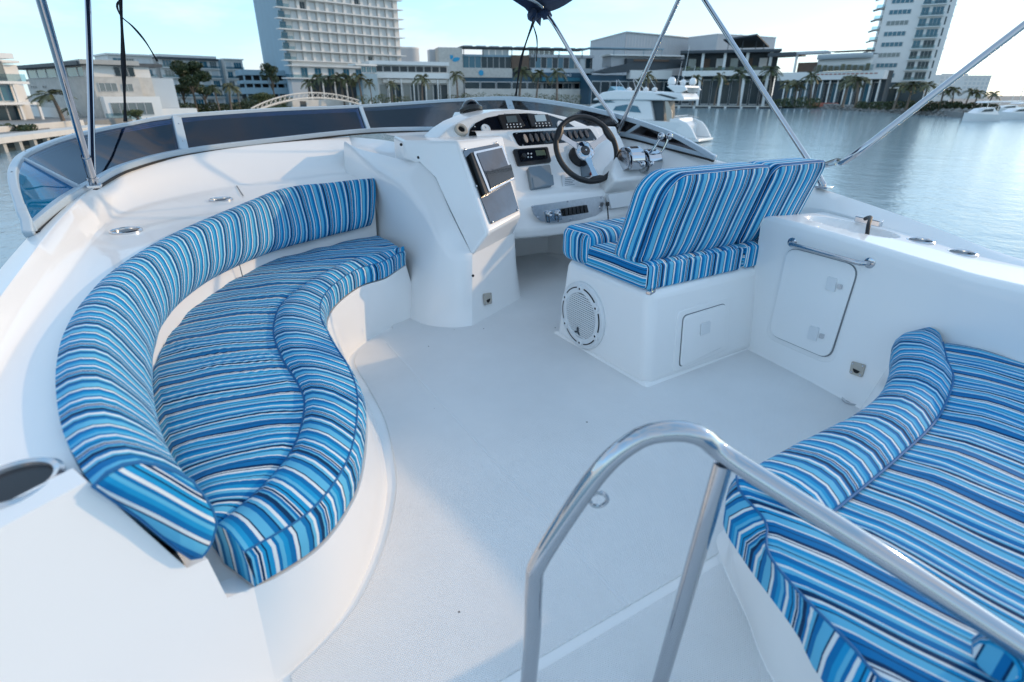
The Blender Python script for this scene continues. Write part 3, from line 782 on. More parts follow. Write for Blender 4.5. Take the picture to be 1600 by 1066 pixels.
# --- helm seats
def box_cushion(name, lo, hi, m, parent, uvf, bevel=.025, shear=None, seg=4, cuts=0):
    lo, hi = V(lo), V(hi)
    mb = MB().bb(lo, hi)
    if shear: mb.v = [shear(p) for p in mb.v]
    for fi, f in enumerate(mb.f):
        pts = [mb.v[i] for i in f]; n = polynormal([p - pts[0] for p in pts])
        n = (pts[1] - pts[0]).cross(pts[2] - pts[0]).normalized()
        mb.uv[fi] = [uvf(p, n) for p in pts]
    return mb.build(name, m, parent, bevel=bevel, seg=seg)
def uv_pad(p, n):
    if abs(n.x) > .7: return (p.z * 1.0 + .3, p.y)
    return (p.x, p.y)
def uv_bol(p, n):
    if abs(n.x) > .7: return (p.y, p.z)
    return (p.x, p.y)
def helm_seat(x0, x1, base, lab, top, rt=.095, rr_=.035):
    h = thing('helm_chair', ((x0 + x1) / 2, 1.7, .40), lab, 'chair')
    box_cushion('seat_pad', (x0 + .005, 1.455, .395), (x1 - .005, 1.86, .508), 'stripes_pad', h, uv_pad, .03)
    box_cushion('front_bolster', (x0 - .008, 1.80, .40), (x1 - .01, 2.02, .562), 'stripes', h, uv_bol, .05, seg=6)
    # backrest: rounded outline leaning aft, with a boxed border
    z0, z1 = .492, top; lean = (.115) / (z1 - z0)
    out = roundpoly([V((x0, 0, z0)), V((x1, 0, z0)), V((x1, 0, z1)), V((x0, 0, z1))], .04)
    o2 = []
    def arc(cx, cz, r, a0, a1, n=8): return [V((cx + r * math.cos(a0 + (a1 - a0) * k / n), 0, cz + r * math.sin(a0 + (a1 - a0) * k / n))) for k in range(n + 1)]
    o2 = arc(x0 + .03, z0 + .03, .03, math.pi, 1.5 * math.pi, 4) + arc(x1 - .03, z0 + .03, .03, 1.5 * math.pi, 2 * math.pi, 4) + arc(x1 - rr_, z1 - rr_, rr_, 0, math.pi / 2, 7) + arc(x0 + rt, z1 - rt, rt, math.pi / 2, math.pi, 9)
    def lay(off, infl):
        c = V(((x0 + x1) / 2, 0, (z0 + z1) / 2)); r = []
        for p in o2:
            d = (p - c); q = c + V((d.x * (1 - infl), 0, d.z * (1 - infl)))
            r.append(V((q.x, 1.505 - (q.z - z0) * lean + off, q.z)))
        return r + [r[0]]
    th = .16
    ring_ = [lay(0.0, .05), lay(.010, .012), lay(.03, 0), lay(th - .03, 0), lay(th - .01, .012), lay(th, .05)]
    Lc = arclen(ring_[2])
    MB().loft(ring_, uvs=[[(.02 + (0, .012, .034, .136, .158, .17)[j], Lc[i]) for i in range(len(r))] for j, r in enumerate(ring_)]).build('back_border', 'stripes', h, ang=60)
    for nm, off, sgn in (('back_panel', 0.0, -1), ('back_front', th, 1)):
        ls = [lay(off, .05), lay(off + sgn * .008, .15), lay(off + sgn * .014, .4), lay(off + sgn * .015, .99)]
        MB().loft(ls, uvs=[[(p.x * 1.0 + .1, p.z) for p in r] for r in ls]).build(nm, 'stripes', h, ang=60)
    MB().tube(ring_[1], .002, 6, cap=False).build('piping', 'piping', h)
    # lower valance of the backrest
    box_cushion('back_valance', (x0 + .02, 1.452, .40), (x1 - .006, 1.50, .50), 'stripes', h, uv_bol, .012)
    return h
helm_seat(1.475, 2.052, None, 'near blue striped helm seat, the one above the round speaker', .848)
helm_seat(2.058, 2.43, None, 'far blue striped helm seat, next to the starboard coaming', .846, .05, .04)
# ================================================================== HELM CONSOLE
con = thing('helm_console', (1.7, 2.9, 0), 'white moulded helm console with steering wheel, gauges, screen and chrome throttles', 'helm console')
# wing beside the settee and rounded plinth
rdg = spline([PV(539, 221, 3.9), PV(559, 232, 3.62), PV(602, 243, 3.3), PV(637, 252, 3.08), PV(656, 254, 2.97), PV(680, 277, 2.84), PV(703, 328, 2.65), PV(722, 368, 2.52), PV(738, 397, 2.43)], 60)
shd = spline([PV(537, 226, 3.88), PV(560, 243, 3.55), PV(585, 257, 3.28), PV(624, 275, 3.0), PV(660, 316, 2.76), PV(684, 363, 2.56), PV(703, 394, 2.47), PV(722, 398, 2.43), PV(738, 399, 2.42)], 60)
flw = spline([V((.955, 3.9, -.018)), V((.945, 3.5, -.018)), V((.94, 3.2, -.018)), V((.93, 2.9, -.018)), V((.925, 2.66, -.018)), V((.96, 2.50, -.018)), V((1.04, 2.40, -.018)), V((1.10, 2.365, -.018)), V((1.17, 2.352, -.018))], 60)
flo = [p + V((-.004, -.012, .006)) for p in flw]
MB().loft([flo, lerpc(flw, shd, .05), lerpc(flw, shd, .35), lerpc(flw, shd, .65), lerpc(flw, shd, .9), shd, lerpc(shd, rdg, .3, .004), lerpc(shd, rdg, .7, .004), rdg]).build('side_wing', 'gelcoat', con, ang=75)
T = PV(738, 398, 2.425); T2 = PV(803, 364, 2.60)
fa = spline([V((1.17, 2.352, -.018)), V((1.40, 2.47, -.018)), V((1.60, 2.58, -.018)), V((1.635, 2.62, -.018)), V((1.64, 2.70, -.018)), V((1.64, 3.4, -.018))], 40)
ta = spline([T, T.lerp(T2, .5), T2, T2 + V((.02, .04, 0)), T2 + V((.02, .12, 0)), V((1.62, 3.4, T2.z))], 40)
fao = [p + V((.005, -.01, .006)) for p in fa]
MB().loft([fao, lerpc(fa, ta, .06), lerpc(fa, ta, .5), ta, [p + V((0, .3, 0)) for p in ta]]).build('plinth', 'gelcoat', con, ang=60)
# recess between wing and windscreen
rc0 = spline([PV(539, 221, 3.9), PV(559, 232, 3.62), PV(602, 243, 3.3), PV(637, 252, 3.08), PV(656, 254, 2.97)], 30)
rc1 = spline([PV(545, 214, 4.18), PV(600, 219, 4.0), PV(640, 226, 3.8), PV(668, 224, 3.5), PV(680, 222, 3.2)], 30)
MB().loft([rc0, lerpc(rc0, rc1, .3, -.06), lerpc(rc0, rc1, .7, -.05), rc1]).build('side_recess', 'gelcoat', con, ang=75)
# electronics pod
TL, TR, BR, BL = PV(714, 220, 2.72), PV(786, 213, 2.90), PV(815, 336, 2.55), PV(763, 365, 2.385)
cT = PV(630, 220, 3.06); cB = PV(634, 243, 3.04)
r1_, r2_, r3_ = PV(655, 252, 2.97), PV(681, 277, 2.83), PV(704, 328, 2.64)
bTR, bTL, bLo, bLo2 = V((1.80, 3.3, TR.z)), V((1.20, 3.4, TR.z - .01)), V((1.80, 3.3, .4)), V((1.2, 3.4, .4))
pts = [TL, TR, BR, BL, cT, cB, r1_, r2_, r3_, T, T2, bTR, bTL, bLo, bLo2]
pod = MB().add(pts, [(0, 1, 2, 3), (4, 0, 3, 9, 8, 7, 6, 5), (3, 2, 10, 9), (0, 4, 12, 11, 1), (1, 11, 13, 10, 2), (4, 5, 6, 14, 12)])
pod.build('electronics_pod', 'gelcoat', con, bevel=.016, seg=5)
fn = toward(polynormal([TL, TR, BR, BL]), TL); fp0 = (TL + TR + BR + BL) / 4
def F(x, y, lift=0.0): return PLN(x, y, fp0 + fn * lift, fn)
def fplate(name, px, thick, m, parent, r=0, lift=0, bevel=0):
    return plate(name, [F(x, y) for x, y in px], thick, m, parent, r=r, lift=lift, bevel=bevel)
tp_ = fplate('trim_plate', [(722, 236), (778, 225), (810, 330), (766, 351)], .004, 'mirror_plate', con, r=.012, lift=.003)
scr = fplate('chart_screen', [(733, 243), (779, 233), (798, 285), (758, 306)], .028, 'steel', con, r=.01, lift=.007, bevel=.004)
fplate('screen_side', [(730, 244), (735, 243), (758, 306), (753, 308)], .022, 'black_plastic', scr, lift=.008)
dsp = fplate('display', [(738, 246), (777, 237), (794, 283), (760, 300)], .002, 'mirror_plate', scr, lift=.0362)
fplate('display_lower_bezel', [(752, 276), (791, 263), (796, 283), (760, 301)], .0015, 'black_gloss', scr, lift=.0386)
for x, y in ((725, 235), (774, 224), (743, 292), (807, 329), (768, 348)): screw(F(x, y) + fn * .009, fn, con, .006)
for x, y in ((627, 226), (654, 246)): MB().lathe([(.008, 0), (.008, .004), (0, .006)], PV(x, y, 2.97), (-.6, -.8, 0), 10).build('cap_screw', 'rubber', con)
screw(onp := PLN(739, 431, (1.2, 2.38, .2), (-.46, .89, 0)), (-.5, -.85, 0), con, .007, 'rubber')
def pl_front(x, y): return PLN(x, y, fa[8].lerp(ta[8], .3), (fa[12] - fa[3]).cross(ta[8] - fa[8]).normalized())
vent(con, [pl_front(x, y) for x, y in ((754, 459), (767, 457), (768, 474), (756, 477))])
# dash body: profile in (v, z) pulled athwartships
dprof = [(3.37, .30), (2.74, .335), (2.665, .36), (2.645, .40), (2.685, .565), (2.74, .60), (2.955, .845), (2.985, .865), (3.005, .905), (3.12, .905), (3.5, .86), (3.5, .3)]
X0, X1 = 1.56, 2.62
cols = []
for k in range(25):
    t = k / 24; x = X0 + (X1 - X0) * t
    bow = .06 * math.sin(math.pi * min(1, max(0, (t - .0)))) # the lower lip bows towards the helmsman
    c = []
    for i, (v_, z_) in enumerate(dprof):
        f = 1 if i in (1, 2, 3, 4) else 0
        c.append(V((x, v_ - bow * f * (.8 if i != 4 else .3), z_ + (-.02 * math.sin(math.pi * t) if i in (1, 2) else 0) + (.03 * (t - .5) if i in (1, 2, 3) else 0))))
    cols.append(c + [c[0]])
MB().loft(cols, cap=False).build('dash_body', 'gelcoat', con, bevel=.014, seg=4)
mp0, mn = V((0, 2.74, .60)), V((0, -.245, .215)).normalized()
def Mq(x, y, lift=0.0): return PLN(x, y, mp0 + mn * lift, mn)
lp0, ln = V((0, 2.612, .45)), V((0, -.99, .14)).normalized()
def Lq(x, y, lift=0.0): return PLN(x, y, lp0 + ln * lift, ln)
sp0, sn = V((0, 2.985, .865)), V((0, -.80, .60)).normalized()
def Sq(x, y): return PLN(x, y, sp0 + sn * .0, sn)
gp0, gn = V((0, 3.10, .92)), V((0, -.80, .60)).normalized()
def Gq(x, y): return PLN(x, y, gp0, gn)
def qplate(name, fn_, px, thick, m, parent, r=0, lift=0, bevel=0, seg=4): return plate(name, [fn_(x, y) for x, y in px], thick, m, parent, r=r, lift=lift, bevel=bevel, seg=seg)
# dash top out to the windscreen
dt0 = spline([PV(668, 224, 3.5), V((1.75, 3.45, .875)), V((2.2, 3.40, .865)), V((2.55, 3.2, .78))], 30)
dt1 = spline([PV(600, 209, 4.2), PV(690, 205, 4.15), PV(800, 206, 3.95), PV(880, 208, 3.6), PV(960, 213, 3.14)], 30)
MB().loft([dt0, lerpc(dt0, dt1, .5), dt1]).build('dash_top', 'gelcoat', con, ang=70)
# instrument brow
bro = [(683, 217), (698, 203), (716, 191), (740, 181), (770, 174), (805, 171), (845, 174), (885, 183), (915, 195), (945, 211), (965, 226), (930, 222), (880, 214), (800, 216)]
bp_ = [Gq(x, y) for x, y in bro]
MB().prism(bp_, V((0, .22, .0))).build('instrument_brow', 'gelcoat', con, bevel=.012, seg=4)
gpan = [(732, 213), (734, 203), (743, 193), (760, 185), (790, 179), (825, 178), (858, 181), (882, 189), (900, 201), (898, 205), (800, 206), (776, 213)]
gp = qplate('gauge_panel', Gq, gpan, .004, 'black_gloss', con, lift=.002)
for px in ([(776, 182), (808, 180), (819, 199), (786, 206)], [(822, 181), (855, 181), (862, 198), (829, 200)]):
    dsp_ = qplate('engine_display', Gq, px, .012, 'black_plastic', con, r=.008, lift=.005, bevel=.002)
    cx, cy_ = sum(p[0] for p in px) / 4, sum(p[1] for p in px) / 4
    qplate('lcd', Gq, [(cx - 9, cy_ - 7), (cx + 7, cy_ - 8), (cx + 10, cy_ + 2), (cx - 6, cy_ + 3)], .002, 'lcd_dark' if cx < 810 else 'lcd_light', dsp_, r=.003, lift=.0175)
    for k in range(5):
        for r_ in range(2):
            MB().lathe([(.0042, 0), (.0042, .003), (0, .004)], Gq(cx - 7 + k * 5.2 + r_ * 1.2, cy_ + 6 + r_ * 4 - k * .2) + gn * .0175, gn, 8).build('key', 'white_plastic', dsp_, base=origin(con))
for x, y in ((758, 203), (875, 197)):
    g_ = MB().lathe([(.030, 0), (.030, .008), (.026, .012), (.024, .010)], Gq(x, y) + gn * .006, gn, 28).build('gauge', 'white_plastic', con)
    MB().lathe([(.0245, .0095), (0, .0095)], Gq(x, y) + gn * .006, gn, 24).build('gauge_face', 'lcd_light', g_, base=origin(con))
    nd = Gq(x, y) + gn * .0165
    MB().prism([nd + V((.002, 0, 0)), nd + V((-.002, 0, 0)), nd + V((-.006, .010, .013))], gn * .001).build('gauge_needle', 'black_plastic', g_, base=origin(con))
for x, y in ((741, 199), (788, 180), (838, 180)): screw(Gq(x, y) + gn * .007, gn, con, .005)
gx = MB().lathe([(.040, -.01), (.040, .006), (.034, .014), (.022, .014), (.020, .004), (0, .004)], Gq(720, 204) + gn * .004, gn, 26).build('nozzle_socket', 'beige_plastic', con)
MB().lathe([(.0195, .0055), (0, .0055)], Gq(720, 204) + gn * .004, gn, 20).build('socket_hole', 'dark_hole', gx, base=origin(con))
# switch panel
swh = [Sq(x, y) for x, y in ((789, 206), (928, 197), (944, 226), (806, 240))]
MB().prism([p - sn * .03 for p in roundpoly(swh, .035, 6)], sn * .042).build('switch_hump', 'gelcoat', con, bevel=.01, seg=3)
swp = [Sq(x, y) for x, y in ((798, 210), (920, 203), (932, 221), (809, 231))]
sp_ = plate('switch_panel', swp, .003, 'black_gloss', con, r=.02, lift=.0125)
for k in range(12):
    x, y = 816 + k * 8.6, 219.5 - k * .72
    c = Sq(x + 3, y) + sn * .017
    ux, uy, un = frame_of(sn)
    ell = [c + ux * math.cos(t) * .0125 + uy * math.sin(t) * .030 for t in [2 * math.pi * j / 14 for j in range(14)]]
    MB().prism(ell, sn * .007).build('rocker_switch', 'switch_tan' if k == 0 else 'switch_grey', sp_, bevel=.003, base=origin(con))
for p in swp: screw(p.lerp(sum(swp, V((0, 0, 0))) / 4, .1) + sn * .016, sn, con, .005)
# stereo
ra = qplate('stereo', Mq, [(800, 236), (854, 232), (860, 255), (808, 261)], .016, 'black_plastic', con, r=.012, lift=.001, bevel=.004)
qplate('stereo_face', Mq, [(807, 238), (850, 235), (854, 251), (812, 256)], .004, 'black_gloss', ra, r=.008, lift=.017)
qplate('stereo_display', Mq, [(834, 239), (848, 238), (851, 246), (836, 247)], .001, 'lcd_green', ra, lift=.0215)
MB().lathe([(.016, 0), (.015, .014), (0, .015)], Mq(818, 245, .021), mn, 18).build('stereo_knob', 'black_leather', ra, base=origin(con))
for k in range(4): MB().lathe([(.005, 0), (.0045, .004), (0, .0045)], Mq(825 + (k % 2) * 5, 240.5 + (k // 2) * 5.5, .021), mn, 10).build('stereo_key', 'white_plastic', ra, base=origin(con))
# grey socket cover
cv = qplate('socket_cover', Mq, [(822, 266), (856, 262), (861, 293), (828, 299)], .03, 'grey_plastic', con, r=.01, lift=.001, bevel=.006)
qplate('socket_lid', Mq, [(828, 282), (860, 278), (862, 294), (831, 299)], .006, 'grey_plastic', cv, r=.006, lift=.028, bevel=.003)
# instruction plate
ip = qplate('instruction_plate', Mq, [(877, 274), (902, 272), (904, 292), (879, 295)], .003, 'paper_white', con, r=.003, lift=.003)
for k in range(5):
    qplate('text_line', Mq, [(882, 279 + k * 2.8), (897 - (k % 2) * 3, 277.6 + k * 2.8), (897 - (k % 2) * 3, 278.4 + k * 2.8), (882, 279.8 + k * 2.8)], .0005, 'grey_plastic', ip, lift=.0063)
# hour meter and kill switch by the column
qplate('trim_display', Mq, [(906, 258), (920, 257), (922, 277), (908, 278)], .01, 'grey_plastic', con, r=.004, lift=.002, bevel=.002)
MB().tube([Mq(922, 274), Mq(924, 270, .03)], .008, 10).build('kill_switch', 'red_plastic', con)
# lower steel panel with key switches
lpn = [(829, 322), (940, 306), (944, 311), (944, 327), (930, 337), (905, 344), (880, 348), (858, 349), (843, 345), (833, 335)]
lp = qplate('key_panel', Lq, lpn, .004, 'brushed_steel', con, lift=.002)
for x, y in ((831, 323), (886, 315), (938, 309), (936, 325), (891, 343), (839, 340)): screw(Lq(x, y) + ln * .007, ln, con, .006, 'chrome')
kp = qplate('ignition_plate', Lq, [(848, 330), (872, 326), (877, 343), (852, 348)], .006, 'steel', lp, r=.006, lift=.007)
for x, y in ((856, 334), (870, 333)):
    MB().lathe([(.017, 0), (.016, .014), (.011, .018), (.007, .016), (0, .016)], Lq(x, y) + ln * .013, ln, 18).build('key_switch', 'chrome', lp, base=origin(con))
    MB().tube([Lq(x + 1, y, .025), Lq(x + 2, y + 7, .028), Lq(x + 2, y + 14, .022)], .003, 6).build('key', 'rubber', lp, base=origin(con))
bs = qplate('breaker_base', Lq, [(876, 326), (914, 320), (917, 332), (879, 338)], .012, 'black_plastic', lp, r=.005, lift=.007)
for k in range(6):
    x, y = 880.5 + k * 6.1, 331 - k * .95
    qplate('breaker_switch', Lq, [(x - 2.3, y - 5), (x + 2.3, y - 5.6), (x + 3, y + 5), (x - 1.6, y + 5.6)], .010, 'black_leather', lp, r=.004, lift=.018, bevel=.002)
# white box, its lead, and the handset
wb = qplate('junction_box', Lq, [(945, 304), (982, 299), (985, 321), (950, 326)], .03, 'white_plastic', con, r=.01, lift=.001, bevel=.005)
MB().tube([Lq(949, 316, .032), Lq(949, 322, .034)], .011, 10).build('lead_plug', 'rubber', wb, base=origin(con))
MB().tube([Lq(949, 322, .034), Lq(950, 335, .04), Lq(951, 352, .05)], .004, 8).build('power_lead', 'rubber', wb, base=origin(con))
hs = qplate('handset', Lq, [(994, 309), (1006, 306), (1008, 330), (999, 332)], .035, 'black_plastic', con, r=.012, lift=.002, bevel=.006)
qplate('handset_bracket', Lq, [(1002, 301), (1018, 298), (1019, 312), (1004, 315)], .02, 'black_plastic', con, r=.006, lift=.001, bevel=.003)
MB().tube([Lq(1001, 330, .02), Lq(1001, 340, .03), Lq(1003, 352, .05)], .006, 8).build('handset_lead', 'rubber', con)
# steering wheel
wc = PV(917, 233, 2.76); wn = V((-.14, -.86, .50)).normalized()
wx, wy, wn = frame_of(wn)
WR = .205
whl = MB()
circ = [wc + (wx * math.cos(t) + wy * math.sin(t)) * WR for t in [2 * math.pi * k / 64 for k in range(65)]]
whl.tube(circ, .0165, 12, cap=False)
whl = whl.build('steering_wheel', 'black_leather', con)
whl['label'] = 'black rimmed steering wheel with polished three spoke centre'
W = lambda a, r, h=0.0: wc + (wx * math.cos(rad(a)) + wy * math.sin(rad(a))) * r + wn * h
hub = MB().lathe([(.062, -.012), (.062, -.004), (.056, .0)], wc - wn * .02, wn, 32)
hub.lathe([(.062, -.002), (0, -.002)], wc - wn * .02, wn, 32)
hub.build('hub_plate', 'chrome', whl, base=origin(con))
for a0 in (28, 150, 270 + 8):
    sp2 = [W(a0 - 24, .056, -.022), W(a0 - 9, .10, -.018), W(a0 - 6.5, .15, -.010), W(a0 - 7, .195, -.004), W(a0 + 7, .195, -.004), W(a0 + 6.5, .15, -.010), W(a0 + 9, .10, -.018), W(a0 + 24, .056, -.022)]
    MB().prism(sp2, wn * .004).build('spoke', 'chrome', whl, base=origin(con))
    MB().tube([W(a0 - 13, WR - .003), W(a0 - 6, WR - .012), W(a0 + 6, WR - .012), W(a0 + 13, WR - .003)], [.017, .020, .020, .017], 10).build('grip', 'black_leather', whl, base=origin(con))
MB().lathe([(.032, 0), (.030, .005), (.020, .007), (0, .0075)], wc - wn * .021, wn, 26).build('hub_cap', 'black_gloss', whl, base=origin(con))
MB().lathe([(.008, .0), (.006, .004), (0, .005)], wc - wn * .0135, wn, 12).build('hub_emblem', 'chrome', whl, base=origin(con))
for k in range(6): screw(W(k * 60 + 20, .048, -.021), wn, whl, .005).location -= V((0, 0, 0))
MB().lathe([(.07, -.10), (.068, -.06), (.05, -.03), (.045, -.015)], wc - wn * .02, wn, 26).build('column_boot', 'black_plastic', con)
# helm pod behind the wheel
MB().lathe([(.115, -.22), (.10, -.10), (.085, -.095), (0, -.095)], wc - wn * .02, wn, 30).build('column_housing', 'gelcoat', con)
# engine controls
tp0 = mp0 + V((0, -.20, 0))
def Mt(x, y, l=0.0): return PLN(x, y, tp0 + mn * l, mn)
for cx, cy_ in ((985, 250), (1012, 254)):
    c = Mt(cx, cy_, .035)
    e = thing_part = MB()
    ar = []
    for s_ in (-.052, .052):
        ar.append([c + V((s_, 0, 0)) + (V((0, math.cos(t), math.sin(t)))) * .078 for t in [rad(-60 + 8 * k) - 0 for k in range(0, 36)]])
    e.loft([[c + V((-.052, 0, 0)) for _ in ar[0]], ar[0], ar[1], [c + V((.052, 0, 0)) for _ in ar[0]]])
    bin_ = e.build('throttle_housing', 'chrome', con, bevel=.004, ang=40)
    MB().lathe([(.056, 0), (.056, .004), (.044, .006), (0, .006)], c + V((-.052, 0, 0)), (-1, 0, 0), 26).build('housing_dial', 'steel', bin_, base=origin(con))
    sl_ = [c + V((s_, math.cos(t) * .0795, math.sin(t) * .0795)) for s_, t in ((-.03, 2.0), (.03, 2.0), (.03, 1.75), (-.03, 1.75))]
    plate('lever_slot', sl_, .001, 'dark_hole', bin_)
k1, k2 = PV(1033, 213, 2.52), PV(1046, 213, 2.52)
for kn, fr in ((k1, Mt(1000, 252, .05)), (k2, Mt(1022, 248, .06))):
    lv = MB().tube(spline([fr, fr.lerp(kn, .45) + V((.004, -.01, -.012)), kn], 10), .0075, 10).build('throttle_lever', 'chrome', con)
    MB().lathe([(0, -.021)] + [(.021 * math.cos(a), .021 * math.sin(a)) for a in [rad(-80 + 16 * q_) for q_ in range(11)]] + [(0, .021)], kn, (0, 0, 1), 20).build('throttle_knob', 'chrome', lv, base=origin(con))
for x, y in ((1004, 257), (1018, 256)):
    kn = Mt(x, y, .135)
    lv = MB().tube([Mt(x - 14, y - 8, .06), kn], .006, 10).build('shift_lever', 'chrome', con)
    MB().lathe([(0, -.019)] + [(.019 * math.cos(a), .019 * math.sin(a)) for a in [rad(-80 + 16 * q_) for q_ in range(11)]] + [(0, .019)], kn, (0, 0, 1), 20).build('shift_knob', 'chrome', lv, base=origin(con))
# raised shelf carrying the engine controls
shl = [(966, 238), (1030, 238), (1046, 262), (1040, 273), (962, 284), (955, 268)]
MB().prism([Mt(x, y) - mn * .22 for x, y in shl], mn * .22).build('throttle_mount', 'gelcoat', con, bevel=.02, seg=4)
# footwell back wall
MB().bb((1.6, 3.37, -.02), (2.72, 3.42, .5)).build('footwell_wall', 'gelcoat', con)
# compass on the dash
cps = thing('compass', PV(737, 188, 3.45), 'black domed compass on a white bracket behind the console', 'compass')
cc = PV(736, 171, 3.45)
MB().lathe([(0, -.06)] + [(.062 * math.cos(a), .062 * math.sin(a)) for a in [rad(-70 + 10 * q_) for q_ in range(16)]] + [(0, .062)], cc, (0, 0, 1), 28).build('dome', 'black_gloss', cps)
MB().lathe([(.075, -.02), (.078, .0), (.07, .012), (.064, .012)], cc, V((0, .35, 1)), 28).build('dome_ring', 'black_plastic', cps)
pb = [PV(716, 190, 3.45), PV(722, 176, 3.45), PV(760, 175, 3.45), PV(775, 184, 3.45), PV(775, 205, 3.45), PV(705, 210, 3.45)]
MB().prism(pb, (0, .12, 0)).build('bracket', 'gelcoat', cps, bevel=.008)

# ================================================================== WINDSCREEN
ws = thing('windscreen', (1.2, 4.2, .85), 'low wraparound smoked windscreen in a pale frame round the bow of the flybridge', 'windscreen')
wb_l = [(48, 360, 2.27), (56, 352, 2.35), (100, 317, 2.7), (148, 288, 3.03), (200, 262, 3.37), (290, 239, 3.73), (430, 221, 4.02), (575, 206, 4.2), (690, 203, 4.17), (800, 204, 3.95), (880, 206, 3.6), (968, 211, 3.1), (1050, 231, 2.65), (1109, 246, 2.3), (1117, 249, 2.26)]
wt_l = [(36, 335, 2.30), (22, 290, 2.5), (24, 262, 2.75), (45, 241, 3.1), (110, 216, 3.5), (200, 196, 3.8), (278, 183, 3.93), (420, 173, 4.2), (565, 167, 4.36), (700, 158, 4.3), (797, 154, 4.03), (880, 163, 3.62), (960, 180, 3.15), (1040, 206, 2.70), (1090, 231, 2.40), (1117, 248, 2.26)]
wbc = spline([PV(*p) for p in wb_l], 160); wtc = spline([PV(*p) for p in wt_l], 160)
def near_i(c, x, y):
    best, bi = 1e9, 0
    for i, p in enumerate(c):
        d = p - EYEV; f_ = d.x * sy + d.y * cy; a_x = d.x * cy - d.y * sy
        w_ = f_ * cp - d.z * sp; px_, py_ = 800 + FPX * a_x / w_, 533 - FPX * (f_ * sp + d.z * cp) / w_
        e_ = (px_ - x) ** 2 + (py_ - y) ** 2
        if e_ < best: best, bi = e_, i
    return bi
posts = [((124, 301), (30, 248)), ((290, 239), (278, 183)), ((577, 206), (565, 167)), ((806, 204), (797, 154)), ((975, 212), (1000, 192))]
pi = [(0, 0)] + [(near_i(wbc, *a), near_i(wtc, *b)) for a, b in posts] + [(159, 159)]
def sub(c, i, j, n=24): return spline(c[min(i, j):max(i, j) + 1], n) if abs(i - j) > 1 else [c[i].lerp(c[j], k / (n - 1)) for k in range(n)]
for kp, ((b0, t0), (b1, t1)) in enumerate(zip(pi, pi[1:])):
    lo_, hi_ = sub(wbc, b0, b1, 40), sub(wtc, t0, t1, 40)
    MB().loft([lerpc(lo_, hi_, k / 12) for k in range(13)]).build('pane', ('acrylic_blue_reflection', 'acrylic_dim_reflection', 'acrylic_dim_reflection', 'smoked_acrylic', 'smoked_acrylic', 'smoked_acrylic')[kp], ws, ang=60, solid=.006)
def flat_tube(c, wdt, hgt, up=V((0, 0, 1))):
    rows_ = [[], [], [], []]
    for i, p in enumerate(c):
        t_ = (c[min(i + 1, len(c) - 1)] - c[max(i - 1, 0)]).normalized(); s_ = t_.cross(up).normalized(); u_ = s_.cross(t_)
        for r_, (a, b) in zip(rows_, ((-1, -1), (1, -1), (1, 1), (-1, 1))): r_.append(p + s_ * a * wdt / 2 + u_ * b * hgt / 2)
    return rows_
MB().loft(flat_tube(wtc, .026, .030), closed=True, cap=True).build('top_rail', 'frame_paint', ws, bevel=.005)
MB().loft(flat_tube([p + V((0, 0, .008)) for p in wbc], .03, .03), closed=True, cap=True).build('bottom_rail', 'frame_paint', ws, bevel=.004)
MB().loft(flat_tube([p + V((0, 0, -.010)) for p in offset_out(wbc, -.012)], .018, .010), closed=True, cap=True).build('gasket', 'rubber', ws)
for k, (bi, ti) in enumerate(pi[1:-1]):
    a, b = wbc[bi] + V((0, 0, .01)), wtc[ti]
    tt = (wbc[min(bi + 2, 159)] - wbc[max(bi - 2, 0)]).normalized()
    wd = .022 if k in (0, 4) else (.050 if k in (1, 3) else .03)
    ax_ = (b - a).normalized(); s_ = (tt - ax_ * tt.dot(ax_)).normalized(); n_ = s_.cross(ax_)
    po = MB().prism([a + s_ * wd / 2 + n_ * .014, a - s_ * wd / 2 + n_ * .014, a - s_ * wd / 2 - n_ * .014, a + s_ * wd / 2 - n_ * .014], b - a).build('post', 'frame_paint', ws, bevel=.004)
    for q_ in (.25, .75):
        if wd > .04: screw(a.lerp(b, q_) + toward(n_, a) * .0145, toward(n_, a), po, .004).location = (0, 0, 0)
e0, e1 = wbc[0], wtc[0]
MB().loft(flat_tube([wtc[1], wtc[0], wtc[0].lerp(wbc[0], .5), wbc[0] + V((-.004, -.02, -.01))], .03, .035), closed=True, cap=True).build('end_piece', 'frame_paint', ws, bevel=.006)
for k in range(8, 156, 12): screw(wtc[k] + V((0, 0, .0155)), (0, 0, 1), ws, .004)
# vent speaker seen through the port pane
vs_ = PV(362, 208, 3.9)

# ================================================================== BIMINI
bim = thing('bimini_top', (1.2, 2.6, 1.6), 'navy canvas bimini top on polished tubes over the flybridge', 'bimini')
m1, m2, m3 = PV(964, 204, 3.1), V((2.72, 1.56, .70)), P(146, 286, .765)
crn = PW(850, 21, 3.62)
def tubeb(pts, r, n=10, name='bow_tube'): return MB().tube(spline(pts, 28), r, 14).build(name, 'chrome', bim)
ta1 = PW(868, 42, 3.6)
tubeb([m1 + V((0, 0, .05)), m1.lerp(ta1, .5), ta1, crn + V((0, -.01, .005)), crn + V((-.10, -.06, .05)), crn + V((-.5, -.10, .14))], .0125)
tb = PW(1062, -4, 3.13); mf = PV(948, 243, 3.08)
m1b = PV(966, 206, 3.1)
f1_ = PV(962, 214, 3.1)
tubeb([f1_, f1_.lerp(tb, .5), tb, tb + (tb - f1_) * .2], .0125)
tc_ = PW(1098, -4, 2.95)
tubeb([m2, m2.lerp(tc_, .5), tc_, tc_ + (tc_ - m2) * .2], .0125)
jd = m2.lerp(tc_, .10)
td1, td2 = PW(1330, 246, 2.1 + .02), PW(1604, 36, 1.86)
jd0 = PU(1288, 259, 2.71)
tubeb([jd0, jd0.lerp(td1, .55), td1, td1.lerp(td2, .5), td2, td2 + (td2 - td1) * .4], .0125)
